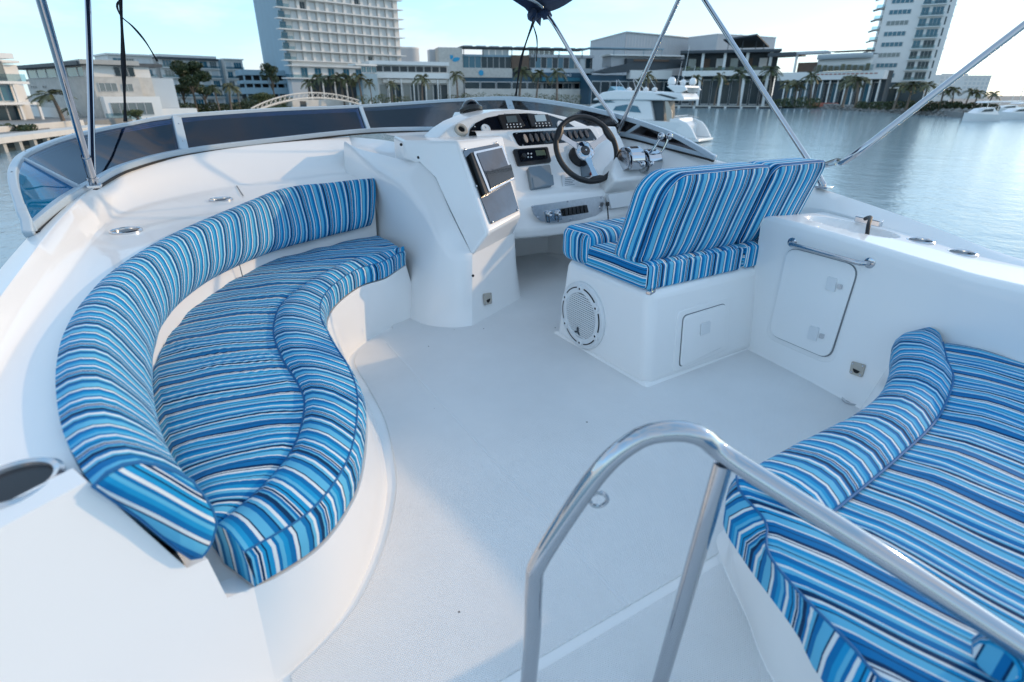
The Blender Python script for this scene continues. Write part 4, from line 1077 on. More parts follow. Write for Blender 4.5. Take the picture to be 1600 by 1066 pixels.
te = PW(62, -6, 1.5)
tubeb([m3, m3.lerp(te, .5), te, te + (te - m3) * .62], .0125)
tf = PW(137, -6, 2.45)
tubeb([m3 + V((.0, .02, .02)), m3.lerp(tf, .5), tf, tf + (tf - m3) * .2], .0125)
def foot(p, d, nm='deck_mount'):
    o = MB().box(p + V((0, 0, -.012)), (.05, .07, .012)).build(nm, 'steel', bim, bevel=.003)
    MB().tube([p + V((0, 0, -.01)), p + d.normalized() * .05], [.017, .016], 12).build('tube_socket', 'chrome', o, base=origin(bim))
    MB().tube([p + d.normalized() * .03 + V((-.02, -.01, 0)), p + d.normalized() * .03 + V((.02, .01, 0))], .005, 8).build('pin', 'steel', o, base=origin(bim))
foot(PV(961, 216, 3.1), tb - m1b); foot(m2, tc_ - m2); foot(m3, te - m3)
MB().tube([jd0, m2.lerp(tc_, .085)], .014, 12).build('hinge', 'chrome', bim)
MB().tube([jd0.lerp(td1, .10), jd0.lerp(td1, .55)], .0155, 14).build('tube_sleeve', 'chrome', bim)
MB().tube([m1 + V((0, 0, .03)), m1b.lerp(tb, .06)], .011, 10).build('hinge', 'chrome', bim)
MB().tube([m1.lerp(ta1, .05) + V((0, 0, .04)), m1.lerp(ta1, .13) + V((0, 0, .036))], .0155, 14).build('tube_sleeve', 'chrome', bim)
MB().tube([m3.lerp(te, .06), m3.lerp(te, .2)], .0155, 14).build('tube_sleeve', 'chrome', bim)
# canvas: front corner droops into view
gridc = []
nu, nv = 22, 26
cl, cr_ = V((-.25, 3.35, 1.74)), crn
for j in range(nv):
    t = j / (nv - 1); row = []
    for i in range(nu):
        s_ = i / (nu - 1)
        x = cr_.x + (cl.x - cr_.x) * s_
        y = 3.52 - 1.15 * t
        z = 1.60 + .30 * math.sin(math.pi * s_) ** .6 + .14 * min(1, t * 2.2) - .02 * math.sin(math.pi * 4 * t) + .03 * s_
        if j == 0: z -= .02
        row.append(V((x + .38 * t * (1 if s_ < .5 else -1) * abs(s_ - .5) * 2, y, z)))
    gridc.append(row)
gridc.insert(0, [p + V((0, .012, -.045 - .012 * (1 - i / (nu - 1)))) for i, p in enumerate(gridc[0])])
MB().loft(gridc).build('canvas', 'navy_canvas', bim, ang=60, solid=.004)
MB().tube(spline([crn + V((-.09, .03, .0)), crn + V((-.05, .03, -.015)), crn, crn + V((.035, -.03, -.025))], 12), [.03 + .012 * math.sin(k) for k in range(12)], 10).build('canvas_pocket', 'navy_canvas', bim)
def strap(name, pts, wdt, parent, m='black_webbing'):
    c = spline(pts, 24); L0 = []; L1 = []
    for i, p in enumerate(c):
        s_ = V((cy, -sy, 0)) * (wdt / 2) * (.75 + .25 * math.cos(i * .5)); L0.append(p - s_); L1.append(p + s_)
    return MB().loft([L0, L1]).build(name, m, parent, solid=.002)
strap('tie_strap', [crn + V((-.05, .03, -.02)), PV(815, 90, 3.75), PV(806, 150, 4.0)], .022, bim)
strap('loose_strap', [crn + V((-.06, .02, -.02)), PW(832, 35, 3.55), PW(839, 62, 3.55), PW(838, 96, 3.55)], .010, bim)
strap('tie_strap', [PV(187, -40, 3.47), PV(188, -8, 3.48), PV(190, 30, 3.52), PV(193, 100, 3.65), PV(196, 190, 3.84)], .026, bim)
strap('loose_strap', [PV(186, 2, 3.45), PV(183, 10, 3.46), PV(190, 26, 3.5), PV(208, 42, 3.5), PV(228, 66, 3.5), PV(246, 96, 3.5)], .012, bim)

# ================================================================== STAIR RAIL
rail = thing('stair_rail', (.385, .57, -.01), 'polished steel stair rail curving across the foreground', 'handrail')
rp = [V((.385, .57, -.012)), V((.386, .57, .18)), V((.387, .569, .32)), V((.395, .562, .385)), V((.465, .521, .555)), V((.512, .493, .622)), V((.552, .468, .640)), V((.595, .442, .633)), V((.636, .412, .595)), V((.72, .232, .527)), V((.81, .067, .45)), V((.93, -.15, .35))]
rp = [PLN(820, 1160, rp[0], (0, 0, 1))] + [rp[1], rp[2]] + rp[3:]
rp[0] = V((.378, .574, -.012))
MB().tube(spline(rp, 90), .016, 20).build('top_rail', 'chrome', rail)
p2 = V((.632, .419, .582))
MB().tube([V((.594, .442, -.012)), p2], .0145, 18).build('post', 'chrome', rail)
for b_ in ((.378, .574, -.012), (.594, .442, -.012)): MB().lathe([(.036, 0), (.035, .008), (.02, .014), (.016, .03)], b_, n=24).build('post_base', 'chrome', rail)
rc = V((.462, .523, .528))
rn = [rc + (V((.85, -.52, 0)) * math.cos(t) + V((0, 0, 1)) * math.sin(t)) * .014 + V((.010, -.006, -.018)) for t in [2 * math.pi * k / 20 for k in range(21)]]
MB().tube(rn, .0032, 8, cap=False).build('pad_eye', 'chrome', rail)
# ================================================================== THE HARBOUR
WZ, GZ = -3.4, -2.3
FW, RT = V((sy, cy, 0)), V((cy, -sy, 0))
def G(px, D, z=GZ):
    """a spot on the shore D metres ahead under the photograph's column px"""
    p = FW * D + RT * ((px - 800) / FPX * D * cp); p.z = z; return p
def hh(py, D): return (EYE - GZ) + (148.3 - py) * D / 1022.0     # height above the quay
mat('stucco', (.70, .69, .66), .8, var=.05, vscale=.4, bump=.1, bscale=4)
mat('stucco_cool', (.50, .55, .58), .8, var=.05, vscale=.3)
mat('white_slab', (.76, .75, .72), .7, var=.04, vscale=.5)
mat('stone_clad', (.52, .50, .46), .85, var=.18, vscale=1.2, bump=.3, bscale=3)
mat('slate_wall', (.24, .36, .43), .7, var=.08, vscale=.2)  # also carries the shade of the hotel's end wall
mat('concrete', (.42, .41, .38), .9, var=.12, vscale=.6, bump=.2, bscale=3)
mat('quay_pale', (.60, .57, .52), .9, var=.12, vscale=.5, bump=.2, bscale=3)
mat('cladding', (.46, .48, .50), .5, var=.05, vscale=.2)
mat('dark_roof', (.055, .068, .078), .6, var=.2, vscale=.5)
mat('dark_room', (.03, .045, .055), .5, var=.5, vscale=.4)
mat('navy_front', (.02, .075, .12), .45, var=.25, vscale=.3)
mat('teal_awning', (.03, .16, .22), .7, var=.1, vscale=.5)
mat('win_blue', (.04, .15, .21), .12, spec=.5, var=.35, vscale=.35)
mat('win_dark', (.012, .035, .05), .15, spec=.4, var=.4, vscale=.35)
mat('win_pale', (.56, .60, .61), .2, spec=.7, var=.22, vscale=.3)
mat('win_grey', (.16, .19, .19), .15, spec=.8, var=.35, vscale=.3)
mat('win_frame', (.55, .55, .54), .5)
mat('brown_panel', (.13, .085, .06), .7, var=.2, vscale=.6)
mat('coral', (.42, .13, .09), .8, var=.2, vscale=1)
mat('logo_blue', (.02, .30, .52), .5)
mat('rock', (.25, .245, .23), .95, var=.35, vscale=1.2, bump=.5, bscale=2)
mat('grass', (.055, .085, .03), .95, var=.3, vscale=.5, bump=.5, bscale=4)
mat('soil', (.22, .22, .21), .95, var=.2, vscale=.3)
mat('palm_trunk', (.17, .13, .10), .9, var=.25, vscale=3, bump=.4, bscale=8)
mat('bark', (.10, .08, .06), .9, var=.3, vscale=3, bump=.5, bscale=8)
mat('yacht_white', (.76, .77, .77), .25, coat=.3, var=.02)
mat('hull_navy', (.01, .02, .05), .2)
def mat_leaf(name, c1, c2):
    m, t, b = nodes(name)
    oi = t.nodes.new('ShaderNodeObjectInfo'); tc = t.nodes.new('ShaderNodeTexCoord')
    nz = t.nodes.new('ShaderNodeTexNoise'); nz.inputs['Scale'].default_value = 1.4; nz.inputs['Detail'].default_value = 4
    t.links.new(tc.outputs['Object'], nz.inputs['Vector'])
    ad = t.nodes.new('ShaderNodeMath'); ad.operation = 'MULTIPLY_ADD'; ad.inputs[1].default_value = .5
    t.links.new(oi.outputs['Random'], ad.inputs[0]); t.links.new(nz.outputs['Fac'], ad.inputs[2])
    r = t.nodes.new('ShaderNodeValToRGB'); r.color_ramp.elements[0].position = .35; r.color_ramp.elements[1].position = 1.0
    r.color_ramp.elements[0].color = (*c1, 1); r.color_ramp.elements[1].color = (*c2, 1)
    t.links.new(ad.outputs[0], r.inputs['Fac']); t.links.new(r.outputs['Color'], b.inputs['Base Color'])
    b.inputs['Roughness'].default_value = .55
    b.inputs['Subsurface Weight'].default_value = 0
mat_leaf('palm_leaf', (.035, .055, .018), (.12, .115, .045))
mat_leaf('leaf_dark', (.022, .040, .014), (.06, .085, .03))
mat_leaf('leaf_mid', (.045, .07, .02), (.11, .12, .04))

# ---------------- water
def mat_water():
    m, t, b = nodes('water')
    b.inputs['Base Color'].default_value = (.25, .37, .42, 1)
    b.inputs['Roughness'].default_value = .10
    b.inputs['IOR'].default_value = 1.33
    b.inputs['Specular IOR Level'].default_value = .5
    tc = t.nodes.new('ShaderNodeTexCoord')
    mp_ = t.nodes.new('ShaderNodeMapping'); mp_.inputs['Rotation'].default_value = (0, 0, rad(35)); mp_.inputs['Scale'].default_value = (1, .75, 1)
    t.links.new(tc.outputs['Object'], mp_.inputs['Vector'])
    prev = None
    for sc_, st_, ds_ in ((.35, .15, .35), (1.6, .3, .12), (6.0, .45, .035)):
        n_ = t.nodes.new('ShaderNodeTexNoise'); n_.inputs['Scale'].default_value = sc_; n_.inputs['Detail'].default_value = 3; n_.inputs['Roughness'].default_value = .6
        t.links.new(mp_.outputs['Vector'], n_.inputs['Vector'])
        b_ = t.nodes.new('ShaderNodeBump'); b_.inputs['Strength'].default_value = st_; b_.inputs['Distance'].default_value = ds_
        t.links.new(n_.outputs['Fac'], b_.inputs['Height'])
        if prev: t.links.new(prev.outputs['Normal'], b_.inputs['Normal'])
        prev = b_
    t.links.new(prev.outputs['Normal'], b.inputs['Normal'])
mat_water()
wt = MB().add([(-2500, -2500, WZ), (2500, -2500, WZ), (2500, 2500, WZ), (-2500, 2500, WZ)], [(0, 1, 2, 3)]).build('water', 'water', None)
tag(wt, 'rippled harbour water', None, None, 'structure')

# ---------------- land
shore = [(-420, 62), (-210, 46), (-150, 40), (-40, 52), (40, 62), (115, 80), (200, 98), (300, 118), (400, 145), (470, 175), (540, 205), (640, 232), (760, 262), (900, 290), (1000, 300), (1085, 285), (1160, 258), (1220, 232), (1290, 205), (1350, 180), (1410, 160), (1470, 140), (1540, 124), (1580, 170), (1640, 330)]
sp3 = spline([G(a, b) for a, b in shore], 120)
back_ = [G(1640, 2200), G(800, 2400), G(-400, 2200), G(-1500, 200)]
land_poly = sp3 + back_
lm = MB(); n_ = len(land_poly)
lm.add([V((p.x, p.y, GZ)) for p in land_poly] + [V((p.x, p.y, WZ - .4)) for p in land_poly], [list(range(n_))] + [(i, (i + 1) % n_, n_ + (i + 1) % n_, n_ + i) for i in range(n_)])
land = lm.build('land', 'soil', None, smooth=False)
tag(land, 'harbour shore behind the boat', None, None, 'structure')
# ---------------- rock revetment on the right-hand shore, and the lawn strip
rk = MB(); rnd = random.Random(4)
rs_ = spline([G(a, b) for a, b in shore[16:23]], 260)
for i, p in enumerate(rs_):
    for k in range(6):
        t = k / 5; d = (V((0, 0, 0)) - p); d.z = 0; d.normalize()
        c = p + d * (t * 2.6 - .4) + V((rnd.uniform(-.5, .5), rnd.uniform(-.5, .5), 0)); c.z = GZ + .25 - t * 1.5 + rnd.uniform(-.12, .12)
        s_ = rnd.uniform(.35, .75); q = [V((rnd.uniform(.6, 1), rnd.uniform(-.25, .25), rnd.uniform(-.2, .2))), V((-.25, rnd.uniform(.6, 1), 0)), V((rnd.uniform(-1, -.6), .1, rnd.uniform(-.2, .2))), V((.1, rnd.uniform(-1, -.6), 0)), V((0, 0, .8)), V((0, 0, -.8))]
        rk.add([c + v_ * s_ for v_ in q], [(0, 1, 4), (1, 2, 4), (2, 3, 4), (3, 0, 4), (1, 0, 5), (2, 1, 5), (3, 2, 5), (0, 3, 5)])
tag(rk.build('rock_revetment', 'rock', None, smooth=False), 'grey boulders banked along the right-hand shore', 'rocks', None, 'stuff')
ls = spline([G(a, b + 1.5) for a, b in shore[13:23]], 60); ls2 = [p + (p * 1.0).normalized() * 5 for p in ls]
tag(MB().loft([[V((p.x, p.y, GZ + .05)) for p in ls], [V((p.x, p.y, GZ + .35)) for p in ls2], [V((p.x * 1.06, p.y * 1.06, GZ + .3)) for p in ls2]]).build('lawn', 'grass', None), 'low strip of grass above the boulders and quay', 'grass', None, 'stuff')
ls = spline([G(a, b + 1.0) for a, b in shore[6:10]], 40)
tag(MB().loft([[V((p.x, p.y, GZ + .05)) for p in ls], [V((p.x * 1.1, p.y * 1.1, GZ + .5)) for p in ls]]).build('lawn', 'grass', None), 'grass bank below the trees on the left shore', 'grass', None, 'stuff')

# ---------------- facade helpers
class Fr:
    def __init__(s, A, B):
        s.o = V(A); d = V(B) - V(A); d.z = 0; s.L = d.length; s.ex = d.normalized(); s.ey = V((-s.ex.y, s.ex.x, 0))
        if s.ey.dot(s.o) < 0: s.ey = -s.ey
        s.rz = math.atan2(s.ex.y, s.ex.x)
    def pt(s, x, y, z): return s.o + s.ex * x + s.ey * y + V((0, 0, z))
def fbox(mb, fr, x0, x1, y0, y1, z0, z1):
    pts = [fr.pt(x, y, z) for z in (z0, z1) for y in (y0, y1) for x in (x0, x1)]
    mb.add(pts, [(0, 2, 3, 1), (4, 5, 7, 6), (0, 1, 5, 4), (2, 6, 7, 3), (0, 4, 6, 2), (1, 3, 7, 5)]); return mb
def fb(name, m, th, fr, *bx, bevel=0):
    mb = MB()
    for b_ in bx: fbox(mb, fr, *b_)
    return mb.build(name, m, th, bevel=bevel, smooth=False)
_wm = {}
def win_mesh(kind, nm):
    key = (kind, nm)
    if key in _wm: return _wm[key]
    v_, f_, mi = [], [], []
    def bx(x0, x1, y0, y1, z0, z1, m_):
        o = len(v_)
        for z in (z0, z1):
            for y in (y0, y1):
                for x in (x0, x1): v_.append((x, y, z))
        for q in [(0, 2, 3, 1), (4, 5, 7, 6), (0, 1, 5, 4), (2, 6, 7, 3), (0, 4, 6, 2), (1, 3, 7, 5)]: f_.append([i + o for i in q]); mi.append(m_)
    t = .035
    bx(0, 1, -.05, .10, 0, t, 1); bx(0, 1, -.05, .10, 1 - t, 1, 1); bx(0, t, -.05, .10, t, 1 - t, 1); bx(1 - t, 1, -.05, .10, t, 1 - t, 1)
    for k in range(1, nm): bx(k / nm - t * .4, k / nm + t * .4, -.04, .08, t, 1 - t, 1)
    bx(t, 1 - t, -.01, .06, t, 1 - t, 0)
    me = bpy.data.meshes.new('window'); me.from_pydata(v_, [], f_)
    me.materials.append(MATS[kind]); me.materials.append(MATS['win_frame'])
    me.polygons.foreach_set('material_index', mi); me.update()
    _wm[key] = me; return me
def win(th, fr, x, z, w_, h_, kind='win_blue', nm=2, y=0.0, name='window'):
    o = bpy.data.objects.new(name, win_mesh(kind, nm)); COL.objects.link(o); o.parent = th
    o.location = fr.pt(x, y - .06, z) - th.location; o.rotation_euler = (0, 0, fr.rz); o.scale = (w_, 1, h_); return o
def bthing(name, p, label, cat='building', group=None): return thing(name, (p.x, p.y, GZ), label, cat, group)

# ---------------- house at the far left
A, B = G(-75, 80), G(64, 90); fr = Fr(A, B); L = fr.L; D = 86
h1 = bthing('waterfront_house', A, 'white three-storey glass-fronted house at the far left edge')
z0, z1, z2, z3 = -.6, hh(160, D), hh(127, D), hh(96, D)
fb('wall', 'white_slab', h1, fr, (0, L * .70, .9, 9, z0, z3), (L * .70, L, 3.5, 9, z0, z3 - .3))
fb('floor_slab', 'white_slab', h1, fr, (-1, L * .94, -.3, 6, z1 - .35, z1)); fb('floor_slab', 'white_slab', h1, fr, (-1, L * .90, -.1, 6, z2 - .35, z2))
fb('roof_slab', 'white_slab', h1, fr, (-1, L * .78, -.8, 9, z3 + .3, z3 + 1.0)); fb('roof_slab', 'white_slab', h1, fr, (L * .6, L * 1.0, 2.5, 9, z3 - .1, z3 + .25))
for i in range(5):
    x = L * .02 + i * L * .137
    win(h1, fr, x, z2 + .1, L * .13, z3 - z2 - .1, 'win_grey', 1, .85); win(h1, fr, x, z1 + .1, L * .13, z2 - z1 - .5, 'win_blue', 1, .85)
    win(h1, fr, x, z0 + .5, L * .13, z1 - z0 - .9, 'win_dark', 1, .85)
for x in (.0, .34, .69, .92): fb('column', 'white_slab', h1, fr, (L * x, L * x + .3, 0, .3, z0, z1 - .35))
for x in (.42, .70): fb('column', 'white_slab', h1, fr, (L * x, L * x + .25, .1, .35, z1, z2 - .35))
fb('balustrade', 'balcony_glass', h1, fr, (0, L * .88, -.02, .01, z2, z2 + .95))
# ---------------- stone-clad house
Cn = G(150, 96); A, B = G(42, 114), G(243, 102.5); fl, fr = Fr(A, Cn), Fr(Cn, B); D = 99
h2 = bthing('waterfront_house', Cn, 'stone-clad house with a wide grey flat roof and dark ribbon windows, left shore')
zb, zu, zt = -1.0, hh(121, D), hh(104, D)
fb('wall', 'stone_clad', h2, fr, (0, fr.L * .78, .02, 10, zb, zu)); fb('wall', 'slate_wall', h2, fl, (2, fl.L - .02, .02, 9, zb, zu)).data.materials[0] = MATS['stone_clad']
fb('upper_wall', 'stucco', h2, fr, (0, fr.L * .72, .5, 9, zu, zt)); fb('upper_wall', 'stucco', h2, fl, (2, fl.L, .5, 9, zu, zt))
fb('roof', 'dark_roof', h2, fl, (-1.5, fl.L + .6, -1.6, 11, zt, zt + .5)); fb('roof', 'concrete', h2, fr, (-1.2, fr.L * .8, -1.3, 11, zt + .1, zt + .75))
for i in range(6): win(h2, fl, 3 + i * (fl.L - 4) / 6, zu + .1, (fl.L - 4) / 6 - .15, zt - zu - .2, 'win_blue', 1, .45)
for i in range(6): win(h2, fr, .5 + i * fr.L * .70 / 6, zu + .1, fr.L * .70 / 6 - .12, zt - zu - .2, 'win_dark', 1, .45)
win(h2, fr, fr.L * .08, hh(143, D), fr.L * .30, hh(130, D) - hh(143, D), 'win_grey', 3); win(h2, fr, fr.L * .46, hh(143, D), fr.L * .18, hh(131, D) - hh(143, D), 'win_grey', 2)
fb('terrace_block', 'white_slab', h2, fr, (fr.L * .04, fr.L * .98, -2.2, .0, zb, hh(151, D)))
for i in range(5): win(h2, fr, fr.L * (.12 + i * .14), hh(176, D) - .4, fr.L * .135, hh(156, D) - hh(176, D), 'win_grey', 1, -2.22)
for i in range(5): win(h2, fl, 4 + i * 1.1 + (2.5 if i > 2 else 0), hh(137, D), .35, .4, 'win_dark', 1)
fb('garden_wall', 'stucco', h2, fl, (-4, fl.L + 2, -4.2, -4.0, zb, hh(168, D)))
fb('side_wing', 'stucco_cool', h2, fr, (fr.L * .70, fr.L * 1.45, 1.5, 8, zb, hh(121, D))); fb('side_terrace', 'white_slab', h2, fr, (fr.L * .80, fr.L * 1.65, -1.5, 1.4, zb, hh(171, D)))
fb('balustrade', 'balcony_glass', h2, fr, (-.5, fr.L * .5, -4.3, -4.25, hh(186, D), hh(176, D)))
# sea wall and dock at the far left
A, B = G(-90, 52), G(118, 74); fr = Fr(A, B)
sw = bthing('sea_wall', A, 'pale rendered garden wall above the water at the far left', 'wall')
fb('wall_panel', 'quay_pale', sw, fr, (0, fr.L, 0, .5, -.9, hh(193, 66)))
A, B = G(-120, 44), G(135, 70); fr = Fr(A, B)
dk = bthing('jetty', A, 'low concrete jetty with dark openings at the far left waterline', 'jetty')
fb('jetty_deck', 'quay_pale', dk, fr, (0, fr.L, -1.6, .8, -.35, .12))
for i in range(12): fb('pile', 'concrete', dk, fr, (i * fr.L / 11, i * fr.L / 11 + .5, -1.3, -.9, -1.6, -.35))
fb('back_wall', 'dark_room', dk, fr, (0, fr.L, .2, .6, -1.6, -.36))
# ---------------- apartment block
A, B = G(184, 205), G(388, 238); fr = Fr(A, B); L = fr.L
ap = bthing('apartment_block', A, 'long white four-storey apartment block behind the left-hand trees')
H0 = hh(90, 215); fh = (H0 + .5) / 5.0
fb('wall', 'stucco', ap, fr, (0, L * .30, 0, 16, -1, H0), (L * .30, L * .345, 3, 16, -1, H0 - .5), (L * .345, L * .80, .8, 16, -1, H0 - .6), (L * .80, L * .845, 3, 16, -1, H0), (L * .845, L, 0, 16, -1, H0))
for f_ in range(5):
    z = H0 - fh * (f_ + 1)
    fb('floor_slab', 'white_slab', ap, fr, (-.4, L * .305, -.9, .2, z - .25, z)); fb('floor_slab', 'white_slab', ap, fr, (L * .345, L * .80, -.3, .9, z - .25, z)); fb('floor_slab', 'white_slab', ap, fr, (L * .842, L + .3, -.8, .2, z - .25, z))
    for i, (xa, xb) in enumerate(((.03, .09), (.115, .17), (.19, .28), (.37, .44), (.46, .52), (.55, .62), (.65, .71), (.73, .785), (.855, .90), (.92, .985))):
        win(ap, fr, L * xa, z + .25, L * (xb - xa), fh * .66, ('win_blue', 'win_grey', 'win_pale')[(i + f_) % 3], 2 + i % 2, .8 if .345 < xa < .8 else 0)
    fb('balustrade', 'balcony_glass', ap, fr, (-.3, L * .30, -.85, -.82, z, z + .8), (L * .345, L * .80, -.25, -.22, z, z + .8), (L * .845, L, -.75, -.72, z, z + .8))
fb('roof_slab', 'white_slab', ap, fr, (-.5, L * .31, -.9, 16, H0, H0 + .5)); fb('roof_slab', 'dark_roof', ap, fr, (L * .34, L * .80, -.4, 16, H0 - .6, H0 + .1)); fb('parapet', 'white_slab', ap, fr, (L * .34, L * .80, 1.5, 15, H0 + .1, H0 + 1.0)); fb('roof_slab', 'white_slab', ap, fr, (L * .84, L + .4, -.7, 16, H0, H0 + .4))
fb('stair_recess', 'slate_wall', ap, fr, (L * .80, L * .845, 2.9, 3.0, 0, H0))
# ---------------- car park
A, B = G(386, 205), G(442, 212); fr = Fr(A, B); L = fr.L; D = 208
pk = bthing('car_park', A, 'low blue-grey open-sided parking building left of the hotel tower')
for ya, yb in ((110, 118), (126, 131), (137, 147)): fb('deck_band', 'slate_wall', pk, fr, (0, L * 1.3, 0, 12, hh(yb, D), hh(ya, D)))
for i in range(6): fb('column', 'slate_wall', pk, fr, (i * L * .22, i * L * .22 + .5, .5, 1, 0, hh(112, D)))
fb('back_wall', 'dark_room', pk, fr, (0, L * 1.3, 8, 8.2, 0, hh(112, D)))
# ---------------- hotel tower
Cn = G(460, 205); A, B = G(421, 250), G(634, 236); fl, fr = Fr(Cn, A), Fr(Cn, B); L = fr.L
ho = bthing('hotel_tower', Cn, 'tall cream hotel tower with stacked balcony slabs and an end wall coloured blue-grey for its shade')
topz = hh(-60, 205)
fb('end_wall', 'slate_wall', ho, fl, (1.2, fl.L, -.2, .5, -1, topz + 2))  # blue shade of the side turned from the sun, put into the colour
pr_ = [Cn + fl.ex * 1.0, B + fr.ey * .5, B + fr.ey * 18, A + fr.ex * 16]
MB().prism([V((p.x, p.y, GZ)) for p in [Cn + fr.ey * 1.3 + fr.ex * .3, Cn + fr.ex * L + fr.ey * 1.3, Cn + fr.ex * L + fr.ey * 20, A + fr.ex * 14 + fr.ey * 0]], (0, 0, topz)).build('tower_body', 'stucco', ho, smooth=False)
rowh = 15.2 * 205 / 1022; zb = hh(95, 205)
nb = 12
for r_ in range(11):
    z = zb + r_ * rowh
    fb('balcony_slab', 'white_slab', ho, fr, (-2.2, L + 1.0, -1.0, 1.4, z - .28, z))
    fb('balustrade', 'balcony_glass', ho, fr, (-2.0, L * .05, -.9, -.87, z, z + 1.0))
    win(ho, fr, -1.0, z + .3, 2.2, rowh * .62, 'win_blue', 1, 1.0)
    for i in range(nb):
        x = L * .075 + i * L * .90 / nb
        win(ho, fr, x, z + .12, L * .90 / nb * .56, rowh * .74, 'win_dark' if (r_ * 7 + i * 5) % 37 == 3 else 'win_pale', 2, 1.25)
        if i % 1 == 0: fb('pier', 'stucco', ho, fr, (x + L * .90 / nb * .64, x + L * .90 / nb * .94, .55, 1.32, z, z + rowh - .28))
# hotel base floors
zc = hh(122, 205)
fb('base_floor', 'white_slab', ho, fr, (1.0, L * .75, .4, 1.4, zc, zb - .3)); fb('balcony_slab', 'white_slab', ho, fr, (-1.5, L * .9, -1.4, 1.4, hh(104, 205), hh(104, 205) + .25)); fb('balcony_slab', 'white_slab', ho, fr, (-3.0, L * .9, -2.5, 1.4, zc - .3, zc))
for i in range(6): win(ho, fr, L * (.08 + i * .11 + (.02 if i > 2 else 0)), zc + .3, L * .055, 3.0, 'win_blue', 2, .35)
fb('balustrade', 'balcony_glass', ho, fr, (-3.0, L * .9, -2.45, -2.42, zc, zc + 1.0))
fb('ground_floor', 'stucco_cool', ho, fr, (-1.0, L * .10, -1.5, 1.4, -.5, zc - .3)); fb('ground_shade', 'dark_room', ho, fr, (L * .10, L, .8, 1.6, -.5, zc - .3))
for i in range(9): fb('column', 'white_slab', ho, fr, (L * (.12 + i * .1), L * (.12 + i * .1) + .4, -1.8, -1.4, -.5, zc - .3))
# ---------------- hotel annex
A, B = G(588, 196), G(702, 206); fr = Fr(A, B); L = fr.L; D = 201
an = bthing('hotel_annex', A, 'low white two-storey pavilion with dark window bands at the foot of the hotel')
y2z = lambda y: hh(y, D)
fb('wall', 'stucco', an, fr, (0, L, 1, 14, -.5, y2z(99))); fb('roof_slab', 'white_slab', an, fr, (-1.5, L, -1.2, 14, y2z(103), y2z(97.5)))
fb('floor_band', 'white_slab', an, fr, (0, L, -1.0, 1, y2z(123), y2z(114.5))); fb('floor_band', 'quay_pale', an, fr, (L * .1, L, -.6, 1, y2z(130), y2z(124.5)))
for i in range(9):
    win(an, fr, L * (.02 + i * .109), y2z(113), L * .10, y2z(104.5) - y2z(113), 'win_dark', 1, .95); win(an, fr, L * (.06 + i * .104), -.2, L * .096, y2z(131) + .2, 'win_dark' if i % 3 else 'win_grey', 1, .95)
for i in range(7): fb('column', 'white_slab', an, fr, (L * i / 6 - .15, L * i / 6 + .15, -1.0, -.7, -.5, y2z(124)))
A, B = G(568, 188), G(592, 192); fr2 = Fr(A, B)
fb('link_block', 'slate_wall', an, fr2, (0, fr2.L, 0, 4, -.5, hh(116, 190))); fb('link_roof', 'white_slab', an, fr2, (-2, fr2.L, -.5, 4, hh(104, 190), hh(101.5, 190)))
for i in range(3): win(an, fr2, .2 + i * fr2.L / 3, hh(114, 190), fr2.L / 3 - .2, hh(105, 190) - hh(114, 190), 'win_blue', 2, .2)
drum = bthing('round_building', G(644, 290), 'plain grey drum-shaped building rising behind the hotel annex')
MB().lathe([(4.6, 0), (4.6, hh(78, 290)), (0, hh(78, 290))], G(644, 290), n=36).build('drum_wall', 'cladding', drum)
MB().lathe([(4.7, hh(78, 290) - .3), (4.7, hh(78, 290) + .3), (4.3, hh(78, 290) + .3)], G(644, 290), n=36).build('drum_coping', 'white_slab', drum)
# ---------------- shops with the terrace (left of the moored yacht)
A, B = G(688, 236), G(926, 254); fr = Fr(A, B); L = fr.L; D = 245
sh = bthing('shopping_terrace', A, 'long stone and glass terrace building with blue logo and CAO sign')
y2z = lambda y: hh(y, D); X = lambda px: (px - 688) / (926 - 688) * L
fb('stone_tower', 'stone_clad', sh, fr, (0, X(722), -.6, 10, -.5, y2z(79))); fb('rear_block', 'cladding', sh, fr, (X(680), X(700), 8, 14, 0, y2z(80)))
fb('wall', 'stone_clad', sh, fr, (X(722), X(796), 0, 10, y2z(122), y2z(108))); fb('back_wall', 'dark_room', sh, fr, (X(722), X(926), 2.2, 12, -.5, y2z(90)))
fb('lower_front', 'navy_front', sh, fr, (X(722), X(926), .4, 2.0, -.5, y2z(121)))
for i in range(8): win(sh, fr, X(724) + i * (X(796) - X(724)) / 8, y2z(108), (X(796) - X(724)) / 8 - .1, y2z(90) - y2z(108), 'win_blue' if i < 3 else 'win_dark', 1, 1.6)
fb('canopy_band', 'brown_panel', sh, fr, (X(796), X(822), .2, 6, y2z(108), y2z(88))); fb('roof_terrace', 'slate_wall', sh, fr, (X(722), X(800), 1.0, 10, y2z(91), y2z(88)))
for i in range(11): win(sh, fr, X(824) + i * (X(922) - X(824)) / 11, y2z(107), (X(922) - X(824)) / 11 - .08, y2z(90) - y2z(107), ('win_grey', 'win_blue', 'win_dark', 'win_pale')[(i * 7) % 4 if i > 5 else 2 - i % 2], 1, 1.2)
fb('floor_band', 'stucco_cool', sh, fr, (X(826), X(926), -.2, 4, y2z(114), y2z(107.5))); fb('roof_band', 'cladding', sh, fr, (X(826), X(926), .6, 10, y2z(90), y2z(86)))
fb('sign_fascia', 'navy_front', sh, fr, (X(838), X(906), -.4, .6, y2z(121), y2z(113.5)))
fb('awning', 'teal_awning', sh, fr, (X(830), X(918), -2.6, .4, y2z(127), y2z(121.4)))
for i in range(9): win(sh, fr, X(724) + i * X(712) * 1.0, -.2, X(711), y2z(128) + .2, 'win_dark', 1, .3)
